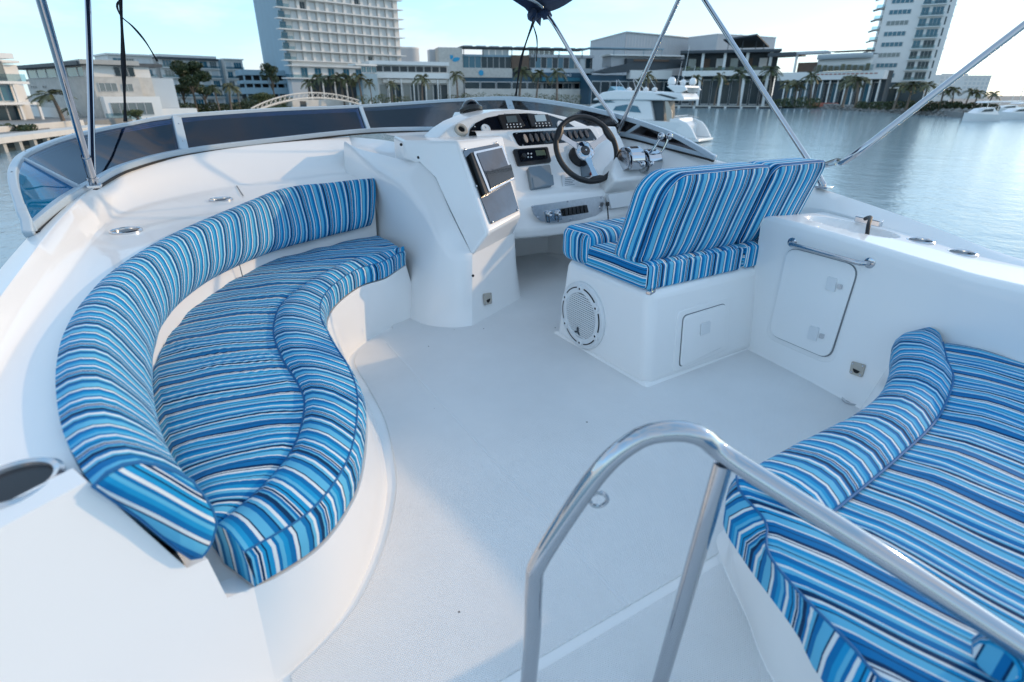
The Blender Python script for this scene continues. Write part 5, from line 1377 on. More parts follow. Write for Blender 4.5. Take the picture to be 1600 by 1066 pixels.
for i in range(10): win(sh, fr, X(832) + i * X(697), -.2, X(696.3), y2z(129) + .2, 'win_dark', 1, .3)
fb('pergola', 'dark_roof', sh, fr, (X(720), X(912), -1.0, 9, y2z(78.5), y2z(76.8)))
for i in range(10): fb('pergola_panel', 'cladding', sh, fr, (X(724) + i * X(707.5), X(737) + i * X(707.5), -.5, 8, y2z(76.6), y2z(75.4)))
for px in (724, 752, 795, 830, 868, 905): fb('pergola_post', 'dark_roof', sh, fr, (X(px), X(px) + .25, 0, .25, y2z(90), y2z(78)))
for i in range(4): win(sh, fr, X(753) + i * X(698), y2z(89), X(697.5), y2z(80) - y2z(89), 'win_pale', 1, 2.0)
for i in range(5): win(sh, fr, X(826) + i * X(696), y2z(88), X(695.5), y2z(80) - y2z(88), 'win_pale', 1, 4.0)
fb('plinth', 'quay_pale', sh, fr, (X(722), X(926), -3.2, -2.8, -.5, y2z(139)))
# logo mark: a blue leaf and wave
lg_ = MB(); o_ = lambda px, py: fr.pt(X(px), -.72, y2z(py))
lg_.prism([o_(704, 89.5), o_(708.5, 90), o_(708.8, 93), o_(706, 96.5), o_(704.2, 95)], fr.ey * .1); lg_.prism([o_(707, 97), o_(710, 93.5), o_(715, 92.8), o_(718.5, 94), o_(716.5, 97.5), o_(712, 99.5), o_(708.5, 99.3)], fr.ey * .1)
lg_.build('logo', 'logo_blue', sh, smooth=False)
MB().lathe([(1.0, 0), (1.0, .2), (0, .2)], fr.pt(X(749), -.05, y2z(115)), -fr.ey, 20).build('round_sign', 'logo_blue', sh)
def lettering(txt, loc, rz, size, m, parent, name='lettering'):
    cu = bpy.data.curves.new(name, 'FONT'); cu.body = txt; cu.size = size; cu.extrude = .03
    to = bpy.data.objects.new('tmp', cu); COL.objects.link(to)
    dg = bpy.context.evaluated_depsgraph_get(); me = bpy.data.meshes.new_from_object(to.evaluated_get(dg)); bpy.data.objects.remove(to)
    me.materials.clear(); me.materials.append(MATS[m])
    o = bpy.data.objects.new(name, me); COL.objects.link(o); o.parent = parent
    o.location = V(loc) - parent.location; o.rotation_euler = (math.pi / 2, 0, rz); return o
lettering('CAO', fr.pt(X(878), -.45, y2z(119.2)), fr.rz, 1.35, 'paper_white', sh)
# ---------------- big clad hall
Cn = G(971, 300); A, B, C_ = G(918, 350), G(1112, 345), G(1196, 360)
f1, f2 = Fr(A, Cn), Fr(Cn, B)
ha = bthing('clad_hall', Cn, 'large windowless hall clad in pale grey ribbed panels, on the skyline')
ht = hh(54.5, 300)
for f_, nm in ((f1, 22), (f2, 34)):
    wv = []
    for i in range(nm * 4 + 1):
        x = f_.L * i / (nm * 4); wv.append(f_.pt(x, .28 * (1 if (i // 2) % 2 else 0) + (.0 if i % 2 else .12), 0))
    MB().loft([wv, [p + V((0, 0, ht)) for p in wv]]).build('ribbed_cladding', 'cladding', ha, smooth=False)
    MB().loft([[f_.pt(0, -.1, ht - .1), f_.pt(f_.L, -.1, ht - .1)], [f_.pt(0, -.1, ht + .4), f_.pt(f_.L, -.1, ht + .4)]]).build('coping', 'white_slab', ha, solid=.4)
MB().prism([V((p.x, p.y, GZ + ht - .05)) for p in (Cn, B, G(1100, 400), A)], (0, 0, .05)).build('roof', 'cladding', ha)
f3 = Fr(G(1109, 300), G(1197, 318))
hb2 = bthing('rendered_hall', f3.o, 'plain flat grey block joined to the right of the ribbed hall')
fb('wall', 'cladding', hb2, f3, (0, f3.L, 0, 20, 0, hh(57.5, 300))); fb('coping', 'white_slab', hb2, f3, (-.2, f3.L + .2, -.2, 20, hh(57.5, 300), hh(56.4, 300))); fb('roof_unit', 'concrete', hb2, f3, (f3.L * .42, f3.L * .46, 2, 4, hh(56.4, 300), hh(55, 300)))
# ---------------- restaurant with dark sail roof
A, B = G(922, 238), G(1064, 248); fr = Fr(A, B); L = fr.L; D = 243; y2z = lambda y: hh(y, D); X = lambda px: (px - 922) / 142 * L
re = bthing('restaurant', A, 'restaurant with a sweeping black sail roof behind the moored yacht')
fb('wall', 'navy_front', re, fr, (0, L, 1, 12, -.5, y2z(118))); fb('upper_wall', 'cladding', re, fr, (X(955), L, 3, 12, y2z(105), y2z(89))); fb('roof_slab', 'white_slab', re, fr, (X(950), L, 1, 12, y2z(89), y2z(86.5)))
sail = [fr.pt(X(924), -2, y2z(114)), fr.pt(X(945), -2, y2z(108)), fr.pt(X(975), -2, y2z(101)), fr.pt(X(1062), -2, y2z(101)), fr.pt(X(1062), -2, y2z(106)), fr.pt(X(1000), -2, y2z(112)), fr.pt(X(945), -2, y2z(116))]
MB().prism(sail, fr.ey * 5).build('sail_roof', 'dark_roof', re, smooth=False)
fb('terrace_band', 'dark_roof', re, fr, (X(975), L, .5, 3, y2z(101), y2z(93))); fb('ceiling_lamps', 'brown_panel', re, fr, (X(985), X(1040), .3, .5, y2z(97), y2z(94)))
fb('pale_awning', 'stucco', re, fr, (X(976), X(1040), -3, .5, y2z(124), y2z(111)))
for i in range(10): win(re, fr, X(925 + i * 14), -.2, X(935) , y2z(127) + .2, 'win_dark', 1, .95)
fb('pergola', 'slate_wall', re, fr, (X(918), X(1030), 0, 8, y2z(79), y2z(77.6)))
for px in (955, 1000, 1028): fb('pergola_post', 'slate_wall', re, fr, (X(px), X(px) + .2, 1, 1.2, y2z(89), y2z(78)))
# ---------------- terraces
A, B = G(1062, 236), G(1208, 226); fr = Fr(A, B); L = fr.L; D = 231; y2z = lambda y: hh(y, D); X = lambda px: (px - 1062) / 146 * L
te_ = bthing('dining_terrace', A, 'open two-storey dining terrace with white columns and a raised slanted dark roof')
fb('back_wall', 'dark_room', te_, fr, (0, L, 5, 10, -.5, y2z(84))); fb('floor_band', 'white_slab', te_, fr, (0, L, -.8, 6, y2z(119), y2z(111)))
fb('roof', 'dark_roof', te_, fr, (-1.5, L, -2, 9, y2z(84.5), y2z(80.5))); fb('balustrade', 'balcony_glass', te_, fr, (0, L, -.7, -.66, y2z(111), y2z(106)))
for px in (1092, 1126, 1160, 1195): fb('column', 'white_slab', te_, fr, (X(px) - .5, X(px) + .5, -.3, .7, -.5, y2z(84.5)))
for i in range(8): fb('planter', 'leaf_mid', te_, fr, (X(1066 + i * 17), X(1074 + i * 17), .2, 1.0, y2z(111), y2z(104 + i % 3)))
for i in range(6): fb('dining_screen', ('win_grey', 'brown_panel', 'stucco')[i % 3], te_, fr, (X(1070 + i * 22), X(1082 + i * 22), 3.5, 3.7, y2z(106), y2z(92)))
sl2 = [fr.pt(X(1120), -3, y2z(66)), fr.pt(X(1188), -3, y2z(59.5)), fr.pt(X(1188), -3, y2z(62)), fr.pt(X(1126), -3, y2z(69))]
MB().prism([fr.pt(X(1120), 2, y2z(65.5)), fr.pt(X(1168), -3, y2z(61)), fr.pt(X(1192), 6, y2z(76)), fr.pt(X(1140), 10, y2z(75))], (0, 0, .5)).build('slanted_roof', 'dark_roof', te_, smooth=False)
for px, t_ in ((1128, 67), (1150, 66), (1170, 64), (1182, 70)): fb('roof_strut', 'dark_roof', te_, fr, (X(px), X(px) + .25, 2, 2.25, y2z(81), y2z(t_)))
for i in range(9): win(te_, fr, X(1066 + i * 15.5), -.2, X(1075), y2z(124) + .2, 'win_dark', 1, 4.9)
# ---------------- tiered building
A, B = G(1200, 222), G(1374, 196); fr = Fr(A, B); L = fr.L; D = 208; y2z = lambda y: hh(y, D); X = lambda px: (px - 1200) / 174 * L
ti = bthing('tiered_building', A, 'tiered white building with curved fascia and long white band left of the right-hand tower')
fb('white_band', 'white_slab', ti, fr, (X(1212), L, -.8, 8, y2z(125), y2z(112.5))); fb('back_wall', 'dark_room', ti, fr, (X(1200), L, 4, 10, -.5, y2z(112)))
fb('roof', 'dark_roof', ti, fr, (-2, X(1236), -1.5, 9, y2z(86), y2z(80.5))); fb('roof_band', 'cladding', ti, fr, (X(1236), X(1282), -.5, 5, y2z(84.5), y2z(80.5)))
fb('dark_terrace', 'brown_panel', ti, fr, (X(1238), X(1275), 2, 5, y2z(112), y2z(97))); fb('column', 'white_slab', ti, fr, (X(1235), X(1238), 0, .8, y2z(112), y2z(84)))
fas = spline([fr.pt(X(1270), 0, 0), fr.pt(X(1290), -1.2, 0), fr.pt(X(1320), -1.4, 0), fr.pt(X(1352), -.2, 0)], 20)
MB().loft([[p + V((0, 0, y2z(94))) for p in fas], [p + V((0, 0, y2z(86.5))) for p in fas], [p + fr.ey * 8 + V((0, 0, y2z(86.5))) for p in fas]]).build('curved_fascia', 'stucco_cool', ti, solid=.2)
MB().loft([[p + fr.ey * 1.4 + V((0, 0, y2z(112))) for p in fas], [p + fr.ey * 1.4 + V((0, 0, y2z(93))) for p in fas]]).build('curved_wall', 'stucco', ti, solid=.2)
fb('roof_pergola', 'brown_panel', ti, fr, (X(1288), X(1345), 1, 6, y2z(83), y2z(81.8))); fb('balustrade', 'balcony_glass', ti, fr, (X(1270), X(1358), -1.5, -1.46, y2z(112), y2z(104)))
for i in range(9): fb('planter', 'leaf_mid', ti, fr, (X(1274 + i * 9), X(1279 + i * 9), -.6, 0, y2z(112), y2z(102 + (i * 5) % 4)))
for i in range(14): win(ti, fr, X(1276 + i * 6.5), y2z(117.6), X(1204.8), y2z(116) - y2z(117.6), 'coral', 1, -.82)
for i in range(12): win(ti, fr, X(1226 + i * 12), -.2, X(1210), y2z(129) + .2, 'win_dark' if i % 2 else 'win_blue', 1, 3.9)
for i in range(13): fb('column', 'white_slab', ti, fr, (X(1226 + i * 12) - .2, X(1226 + i * 12) + .2, 0, .4, -.5, y2z(126)))
fb('flower_bank', 'coral', ti, fr, (X(1284), X(1322), -4, -3, -.3, .9))
# ---------------- right-hand tower
A, B = G(1350, 214), G(1453, 205); fr = Fr(A, B); L = fr.L; D = 210
tw = bthing('apartment_tower', A, 'white apartment tower with rows of blue windows rising at the right')
tz = hh(-75, D); rh = 15.6 * D / 1022
fb('tower_body', 'white_slab', tw, fr, (0, L, 0, 16, -.5, tz))
zz = hh(126, D)
for r_ in range(13):
    z = zz + r_ * rh
    win(tw, fr, L * .07, z + rh * .28, L * .33, rh * .42, ('win_blue', 'win_blue', 'win_grey')[r_ % 3], 5, 0)
    win(tw, fr, L * .54, z + rh * .08, L * .11, rh * .72, 'win_blue' if r_ > 2 else 'win_dark', 2, 0); win(tw, fr, L * .69, z + rh * .08, L * .165, rh * .72, 'win_blue' if r_ > 3 else 'win_dark', 3, 0)
    fb('balcony_slab', 'white_slab', tw, fr, (L * .52, L * .87, -1.3, -.02, z - .22, z)); fb('balustrade', 'balcony_glass', tw, fr, (L * .53, L * .86, -1.25, -1.22, z, z + .95))
    win(tw, fr, L * .905, z + rh * .12, L * .022, rh * .76, 'win_dark', 1, 0)
    ev = [fr.pt(-3.4, 1.0, z + rh * .80), fr.pt(-.02, .4, z + rh * 1.05), fr.pt(-.02, 6, z + rh * 1.05), fr.pt(-3.0, 6, z + rh * .80)]
    MB().prism(ev, (0, 0, .15)).build('sloping_eave', 'concrete', tw, smooth=False)
    fb('side_balcony', 'white_slab', tw, fr, (-2.4, -.02, .8, 6, z - .2, z)); fb('side_balustrade', 'balcony_glass', tw, fr, (-2.4, -2.36, .8, 6, z, z + .9), (-2.4, -.02, .78, .82, z, z + .9))
    fb('side_ledge', 'white_slab', tw, fr, (L + .02, L + .7, 3, 9, z - .2, z))
fb('side_wall', 'dark_room', tw, fr, (-2.2, -.03, 2.5, 6, -.5, hh(100, D)))
fb('lobby', 'win_dark', tw, fr, (L * .05, L * .9, -.1, .02, -.3, hh(129, D))); fb('lobby_canopy', 'white_slab', tw, fr, (-2, L * .5, -4, .0, hh(138.5, D), hh(136.5, D)))
for i in range(5): fb('lobby_column', 'white_slab', tw, fr, (-1.8 + i * 2.8, -1.5 + i * 2.8, -3.6, -3.3, -.5, hh(138.5, D)))
# ---------------- far buildings on the right
for nm, px0, px1, D, ytop, lab in (('far_tower', 1500, 1540, 560, 120, 'distant pale tower block on the right skyline'), ('far_block', 1462, 1503, 600, 117, 'distant low white block beside the right-hand tower'), ('far_house', 1440, 1485, 330, 133, 'low white house roof behind the palms right of the tower')):
    fr = Fr(G(px0, D), G(px1, D)); t_ = bthing(nm, fr.o, lab)
    fb('wall', 'stucco', t_, fr, (0, fr.L, 0, 20, 0, hh(ytop, D))); fb('parapet', 'white_slab', t_, fr, (-.3, fr.L + .3, -.3, .2, hh(ytop, D), hh(ytop, D) + 1))
    n2 = 6
    for i in range(n2):
        for k in range(4): win(t_, fr, fr.L * (i + .15) / n2, hh(ytop, D) - (k + 1) * hh(ytop, D) / 5.5, fr.L * .6 / n2, hh(ytop, D) / 9, 'win_pale', 1)
# ---------------- footbridge
br = bthing('footbridge', G(396, 150), 'white arched truss footbridge over the inlet before the hotel', 'footbridge')
def arch(px0, px1, y0, ym, y1, D0, D1, n=24):
    out = []
    for k in range(n):
        t = k / (n - 1); px = px0 + (px1 - px0) * t; D = D0 + (D1 - D0) * t
        y = (1 - t) * (1 - t) * y0 + 2 * t * (1 - t) * (2 * ym - .5 * (y0 + y1)) + t * t * y1
        out.append(G(px, D, GZ + hh(y, D)))
    return out
for dd in (0, 3.0):
    lo_ = arch(388, 560, 177, 154, 163, 128 + dd, 172 + dd); hi_ = arch(388, 560, 170, 145.5, 157, 128 + dd, 172 + dd)
    MB().tube(lo_, .20, 8).build('lower_chord', 'quay_pale', br); MB().tube(hi_, .14, 8).build('hand_rail', 'quay_pale', br)
    for k in range(23):
        MB().tube([lo_[k], hi_[k + 1]], .07, 6).build('brace', 'quay_pale', br); MB().tube([lo_[k + 1], hi_[k]], .07, 6).build('brace', 'quay_pale', br)
l1, l2 = arch(388, 560, 177, 154, 163, 128, 172), arch(388, 560, 177, 154, 163, 131, 175)
MB().loft([l1, l2]).build('deck_slab', 'quay_pale', br, solid=.25)
A, B = G(455, 172), G(545, 192); fr = Fr(A, B)
ab = bthing('bridge_abutment', A, 'pale concrete abutment and low wall under the footbridge', 'wall')
fb('wall_panel', 'quay_pale', ab, fr, (0, fr.L, 0, 3, -1, hh(156, 180))); fb('door_recess', 'dark_room', ab, fr, (fr.L * .12, fr.L * .22, -.05, .02, -1, hh(158, 180)))
A, B = G(540, 176), G(760, 205); fr = Fr(A, B)
q2 = bthing('quay', A, 'pale quay edge with white bollards in front of the hotel annex', 'quay')
fb('quay_wall', 'quay_pale', q2, fr, (0, fr.L, 0, 25, -1.2, .05))
for i in range(6): fb('bollard', 'white_slab', q2, fr, (1 + i * 3.2, 1.5 + i * 3.2, .2, .7, .05, 1.5))
fb('low_wall', 'quay_pale', q2, fr, (fr.L * .45, fr.L, 6, 6.4, .05, .9)); fb('planter_hedge', 'leaf_mid', q2, fr, (fr.L * .5, fr.L, 7, 8.5, .05, 1.5))
A, B = G(905, 238), G(1225, 210); fr = Fr(A, B)
q3 = bthing('pontoon', A, 'long white floating pontoon with dark gaps below the terraces', 'pontoon')
fb('pontoon_deck', 'quay_pale', q3, fr, (0, fr.L, 0, 2.2, -.55, -.2))
for i in range(14): fb('float', 'white_slab', q3, fr, (i * fr.L / 13.5, i * fr.L / 13.5 + .8, .1, 2.0, -1.2, -.55))
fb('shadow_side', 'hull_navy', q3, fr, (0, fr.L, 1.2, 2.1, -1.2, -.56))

# ================================================================== PLANTS
def palm_meshes(seed, h):
    rnd = random.Random(seed)
    lean = V((rnd.uniform(-.5, .5), rnd.uniform(-.5, .5), 0))
    tr = [V((lean.x * (k / 8) ** 2, lean.y * (k / 8) ** 2, h * k / 8)) for k in range(9)]
    t_ = MB().tube(tr, [.22 - .09 * k / 8 + (.08 if k == 0 else 0) for k in range(9)], 8)
    c_ = MB(); top = tr[-1]
    nf = 20
    for f_ in range(nf):
        a = 2 * math.pi * f_ / nf * 1.0 + rnd.uniform(-.2, .2); el = rnd.uniform(-.15, 1.15); ln = rnd.uniform(2.0, 2.9)
        d = V((math.cos(a), math.sin(a), 0)); spine = []
        for k in range(9):
            s_ = k / 8 * ln
            spine.append(top + d * (s_ * math.cos(el) * (1 - .12 * (k / 8) ** 2)) + V((0, 0, s_ * math.sin(el) - .34 * s_ * s_ * (.55 + .3 * math.cos(el)))))
        sd_ = d.cross(V((0, 0, 1)))
        for k in range(8):
            a_p, b_p = spine[k], spine[k + 1]
            c_.add([a_p + sd_ * .03, b_p + sd_ * .03, b_p - sd_ * .03, a_p - sd_ * .03], [(0, 1, 2, 3)])
            if k == 0: continue
            for q in range(3):
                p = a_p.lerp(b_p, q / 3); wl = .62 * math.sin(math.pi * (k + q / 3) / 8.6) ** .6 * rnd.uniform(.8, 1.1); fw_ = (b_p - a_p).normalized()
                for sg in (-1, 1):
                    tipp = p + sd_ * sg * wl * .8 + fw_ * wl * .55 + V((0, 0, -wl * rnd.uniform(.25, .7)))
                    c_.add([p - fw_ * .05, p + fw_ * .09, tipp], [(0, 1, 2)])
    return t_, c_
PT = []
for s_ in range(4):
    h = (5.2, 6.0, 4.6, 6.8)[s_]; t_, c_ = palm_meshes(s_ + 1, h)
    a = t_.build('trunk', 'palm_trunk', None); b = c_.build('crown', 'palm_leaf', None, smooth=False)
    PT.append((a.data, b.data, h)); bpy.data.objects.remove(a); bpy.data.objects.remove(b)
def palm(px, D, ycrown, lab, k=0, sc=1.0, group=None):
    tm, cm_, h = PT[k % 4]; p = G(px, D)
    s_ = hh(ycrown, D) / h
    o = thing('palm_tree', p, lab, 'palm tree', group, rz=(px * 1.7) % 6.28); o.scale = (s_ * sc, s_ * sc, s_)
    for nm, me in (('trunk', tm), ('crown', cm_)):
        c = bpy.data.objects.new(nm, me); COL.objects.link(c); c.parent = o
    return o
PALMS = [(86, 72, 148, 'big drooping palm between the two bimini tubes, before the stone-clad house', 0, 1.25), (101, 70, 172, 'short palm under the big drooping palm at the left', 2, .9), (229, 118, 131, 'slim single palm right of the stone-clad house', 1, .85),
         (252, 122, 129, 'tall palm just left of the big round tree', 3, .9), (262, 112, 145, 'low palm leaning at the foot of the big round tree', 2, .8), (338, 124, 138, 'palm just right of the big round tree', 1, .8), (357, 128, 136, 'dusty palm between round tree and footbridge', 0, .9), (372, 140, 140, 'rightmost palm before the apartment block, next to the footbridge', 3, .7),
         (482, 186, 130, 'leftmost of the palms in a row below the hotel tower', 0, .8), (501, 188, 122, 'second palm from the left below the hotel tower', 1, .85), (520, 190, 123, 'third palm from the left below the hotel tower', 3, .85), (536, 190, 122, 'fourth palm from the left below the hotel tower', 2, .8), (552, 190, 124, 'fifth palm from the left below the hotel tower', 1, .8), (565, 186, 122, 'dense palm where hotel tower meets the annex', 0, .8), (580, 184, 128, 'rightmost palm of the row below the hotel tower', 3, .7),
         (612, 182, 131, 'small palm at the left end of the hotel annex', 1, .75), (659, 184, 123, 'spreading palm in front of the hotel annex', 0, .85), (715, 205, 117, 'broad orange-tinged palm in front of the blue logo tower', 3, .95),
         (811, 215, 113, 'palm behind the middle tie strap', 0, .9), (838, 215, 116, 'palm left of the CAO sign, middle of three', 1, .85), (870, 212, 113, 'palm directly beside the CAO sign', 3, .95),
         (1013, 205, 118, 'palm behind the moored yacht flybridge', 1, .8), (1084, 205, 122, 'palm right of the radar domes of the moored yacht', 3, .8), (1118, 205, 120, 'slender palm left of the first right-hand terrace column', 1, .7), (1156, 200, 117, 'palm between two white terrace columns', 0, .85), (1203, 195, 110, 'tall dark palm at the right end of the dining terrace', 3, 1.0),
         (1228, 186, 131, 'low dark palm below the white band, left one', 2, .9), (1244, 184, 133, 'low dark palm below the white band, right one', 0, .9), (1268, 182, 119, 'palm rising in front of the long white band', 1, .9), (1320, 175, 125, 'palm left of the golden palm by the tower', 2, .8), (1341, 166, 127, 'golden bushy palm at the left foot of the right-hand tower', 0, 1.1),
         (1402, 150, 135, 'palm in front of the tower lobby, left of three', 0, .95), (1422, 148, 132, 'palm in front of the tower lobby, middle of three', 3, .95), (1446, 146, 133, 'palm in front of the tower lobby, right of three', 1, .95),
         (1474, 138, 141, 'palm under the slanting bimini tube, right of the tower', 2, .85), (1492, 136, 141, 'short palm right of the slanting bimini tube', 0, .8), (1513, 133, 142, 'windblown palm before the distant tower block', 1, .85), (1528, 131, 145, 'windblown palm second from the end of the shore', 2, .85), (1549, 128, 147, 'last windblown palm at the tip of the shore', 0, .9)]
for px, D, yc, lab, k, s_ in PALMS: palm(px, D, yc, lab, k, s_ * (1.45 if px > 1330 or px < 110 else 1.25), 'palms along the harbour')
def foliage(clumps, n, size, seed, name, m, parent):
    rnd = random.Random(seed); mb = MB()
    for i in range(n):
        c, r = clumps[rnd.randrange(len(clumps))]
        while True:
            q = V((rnd.uniform(-1, 1), rnd.uniform(-1, 1), rnd.uniform(-1, 1)))
            if .15 < q.length < 1: break
        q = q.normalized() * (q.length ** .5)
        p = V(c) + V((q.x * r[0], q.y * r[1], q.z * r[2])); s_ = size * rnd.uniform(.6, 1.3)
        a = V((rnd.uniform(-1, 1), rnd.uniform(-1, 1), rnd.uniform(-1, 1))).normalized(); b = a.cross(V((rnd.uniform(-1, 1), rnd.uniform(-1, 1), rnd.uniform(-1, 1)))).normalized()
        mb.add([p - a * s_, p + b * s_ * .5, p + a * s_, p - b * s_ * .5], [(0, 1, 2, 3)])
    return mb.build(name, m, parent, smooth=False, base=(0, 0, 0))
def tree(px, D, ytop, halfw_px, lab, seed, m='leaf_dark', ybot=None, name='tree', nleaf=2600, cat='tree'):
    p = G(px, D); h = hh(ytop, D); rw = halfw_px * D * cp / FPX; rnd = random.Random(seed)
    o = thing(name, p, lab, cat)
    hb_ = hh(ybot, D) if ybot else h * .4
    cl = []
    for i in range(11):
        a = rnd.uniform(0, 6.28); d = rnd.uniform(.15, .72)
        cl.append(((math.cos(a) * rw * d, math.sin(a) * rw * d, hb_ + (h - hb_) * rnd.uniform(.2, .82)), (rw * rnd.uniform(.28, .45), rw * rnd.uniform(.28, .45), (h - hb_) * rnd.uniform(.14, .24))))
    t_ = MB().tube([V((0, 0, -.3)), V((.1, .05, hb_ * .6)), V((.0, .1, hb_ + (h - hb_) * .5))], [.28, .2, .08], 8)
    for c, r in cl[:7]: t_.tube([V((.05, .05, hb_ * .7)), V(c)], [.10, .03], 6)
    t_.build('trunk', 'bark', o, base=(0, 0, 0))
    foliage(cl, nleaf, rw * .075, seed, 'crown', m, o); return o
def hedge(px0, px1, D0, D1, ytop, lab, seed, m='leaf_dark', n=2200):
    A, B = G(px0, D0), G(px1, D1); c = (A + B) / 2; o = thing('hedge', c, lab, 'hedge'); d = (B - A); L = d.length; h = hh(ytop, (D0 + D1) / 2); rnd = random.Random(seed)
    cl = []; k = max(6, int(L / 1.6))
    for i in range(k): cl.append((d * ((i + .5) / k - .5) + V((rnd.uniform(-.6, .6), rnd.uniform(-.6, .6), h * rnd.uniform(.3, .5))), (1.5, 1.3, h * rnd.uniform(.38, .55))))
    st_ = MB()
    for c_, r in cl[::2]: st_.tube([V((c_[0], c_[1], -.2)), V(c_)], [.06, .03], 5)
    st_.build('stems', 'bark', o, base=(0, 0, 0)); foliage(cl, n, .24, seed, 'leaves', m, o); return o
tree(302, 122, 94, 28, 'big dark round tree before the apartment block on the left', 5, 'leaf_dark', 135, nleaf=5200)
tree(428, 168, 99, 16, 'dark bushy tree standing left of the hotel tower', 6, 'leaf_dark', 132)
tree(12, 60, 192, 26, 'small leafy sea-grape tree by the far left wall', 8, 'leaf_dark', 212, nleaf=1200)
tree(205, 92, 168, 17, 'rounded shrub-like tree left of the windscreen tie strap', 9, 'leaf_mid', 186, nleaf=1200)
tree(408, 150, 143, 20, 'low spreading tree at the left end of the footbridge', 10, 'leaf_mid', 160, nleaf=1500)
tree(318, 128, 128, 20, 'lower green tree in the shade right below the round tree', 12, 'leaf_dark', 150, nleaf=2400)
tree(285, 126, 130, 18, 'lower green tree in the shade left below the round tree', 13, 'leaf_dark', 150, nleaf=2400)
hedge(268, 398, 116, 150, 158, 'long dark hedge below the trees on the left shore', 14, n=3600)
hedge(378, 455, 150, 178, 148, 'dark hedge under the car park beside the footbridge', 15, n=2200)
hedge(700, 800, 206, 220, 144, 'low hedge in front of the shop terrace, left part', 16, 'leaf_mid', 2200)
hedge(800, 905, 220, 228, 144, 'low hedge in front of the shop terrace, right part', 17, 'leaf_mid', 2200)
hedge(1205, 1285, 182, 178, 151, 'dark hedge below the tall palm and the white band', 18, n=2400)
hedge(1345, 1440, 164, 150, 156, 'clipped dark hedge before the tower lobby', 19, n=2600)
hedge(1440, 1560, 144, 128, 157, 'tall dark hedge along the tip of the right shore', 20, n=4200)
hedge(560, 640, 180, 190, 146, 'thin pale hedge along the hotel quay', 21, 'leaf_mid', 1500)

# ================================================================== MOORED BOATS
A, B = G(1086, 59, WZ), G(858, 70, WZ); fr = Fr(A, B); L = 17.0
yt = thing('motor_yacht', (A.x, A.y, WZ), 'white flybridge motor yacht moored ahead, stern toward the right', 'boat')
Q = lambda x, y, z: A + fr.ex * x + fr.ey * y + V((0, 0, z))
def hull_sec(x, hw, z0, z1, fl=1.0): return [Q(x, 2.2 - hw * .55, z0), Q(x, 2.2 - hw * .92, z0 + .5), Q(x, 2.2 - hw * fl, z1), Q(x, 2.2 + hw * fl, z1), Q(x, 2.2 + hw * .92, z0 + .5), Q(x, 2.2 + hw * .55, z0)]
secs_ = [hull_sec(x, hw, -.4, z1) for x, hw, z1 in ((.9, 2.15, 1.55), (1.3, 2.2, 1.95), (4, 2.3, 2.0), (8, 2.3, 2.15), (12, 1.9, 2.35), (15, 1.0, 2.55), (17, .1, 2.7))]
MB().loft(secs_).build('hull', 'yacht_white', yt, ang=50)
MB().add(secs_[0], [list(range(6))]).build('transom', 'yacht_white', yt)
MB().prism([Q(-.9, .1, .12), Q(1.0, .1, .12), Q(1.0, .1, .38), Q(-.9, .1, .38)], fr.ey * 4.2).build('swim_platform', 'yacht_white', yt, bevel=.05)
for y in (.05, 4.0):
    q_ = [Q(-.7, y, .4), Q(.9, y, .4), Q(2.4, y, 2.0), Q(2.4, y, 2.25), Q(1.4, y, 2.2), Q(.5, y, 1.9), Q(-.1, y, 1.3)]
    MB().prism(q_, fr.ey * .3).build('stern_fairing', 'yacht_white', yt, bevel=.06)
MB().prism([Q(1.2, .35, 1.5), Q(2.2, .35, 1.5), Q(2.2, .35, 2.35), Q(1.5, .35, 2.35)], fr.ey * 3.6).build('aft_seat', 'yacht_white', yt, bevel=.1)
cab = [(4.3, 2.0), (4.6, 3.0), (4.9, 3.95), (8, 4.1), (10.6, 3.9), (12.6, 3.2), (14.2, 2.4), (14.2, 2.0)]
MB().prism([Q(x, .35, z) for x, z in cab], fr.ey * 3.7).build('cabin', 'yacht_white', yt, bevel=.15, seg=4)
MB().prism([Q(x, .8, z) for x, z in ((3.3, 2.0), (4.6, 2.0), (4.9, 3.9), (3.6, 3.9))], fr.ey * 2.8).build('saloon_entrance', 'dark_room', yt)
MB().prism([Q(x, .2, z) for x, z in ((2.2, 2.0), (2.75, 2.0), (3.2, 3.9), (2.9, 3.9), (2.3, 2.9))], fr.ey * .2).build('side_screen', 'beige_plastic', yt, bevel=.03)
for pts_, nm in ((((5.8, 2.75), (9.2, 2.95), (8.9, 3.35), (7.6, 3.55), (6.3, 3.4)), 'side_window'), (((9.6, 3.0), (12.3, 2.75), (11.6, 3.25), (10.4, 3.55)), 'side_window'), (((9.0, 3.75), (11.2, 3.65), (10.6, 3.84), (9.6, 3.92)), 'upper_window')):
    MB().prism([Q(x, .30, z) for x, z in pts_], fr.ey * .06).build(nm, 'win_blue', yt)
fb_ = [(1.3, 3.95), (1.1, 4.1), (1.5, 4.65), (3.2, 4.7), (5.5, 4.85), (9.0, 4.95), (10.6, 4.75), (11.8, 3.95), (8.0, 4.0)]
MB().prism([Q(x, .1, z) for x, z in fb_], fr.ey * 4.2).build('flybridge', 'yacht_white', yt, bevel=.15, seg=4)
MB().prism([Q(x, .06, z) for x, z in ((2.2, 4.1), (4.2, 4.55), (3.6, 4.58), (1.8, 4.2))], fr.ey * .05).build('flybridge_window', 'dark_room', yt)
arch_ = [(1.6, 4.7), (2.2, 4.7), (3.2, 5.3), (2.2, 5.4), (1.2, 5.2), (1.0, 4.95)]
MB().prism([Q(x, .2, z) for x, z in arch_], fr.ey * .35).build('radar_arch', 'yacht_white', yt, bevel=.05); MB().prism([Q(x, 3.8, z) for x, z in arch_], fr.ey * .35).build('radar_arch', 'yacht_white', yt, bevel=.05)
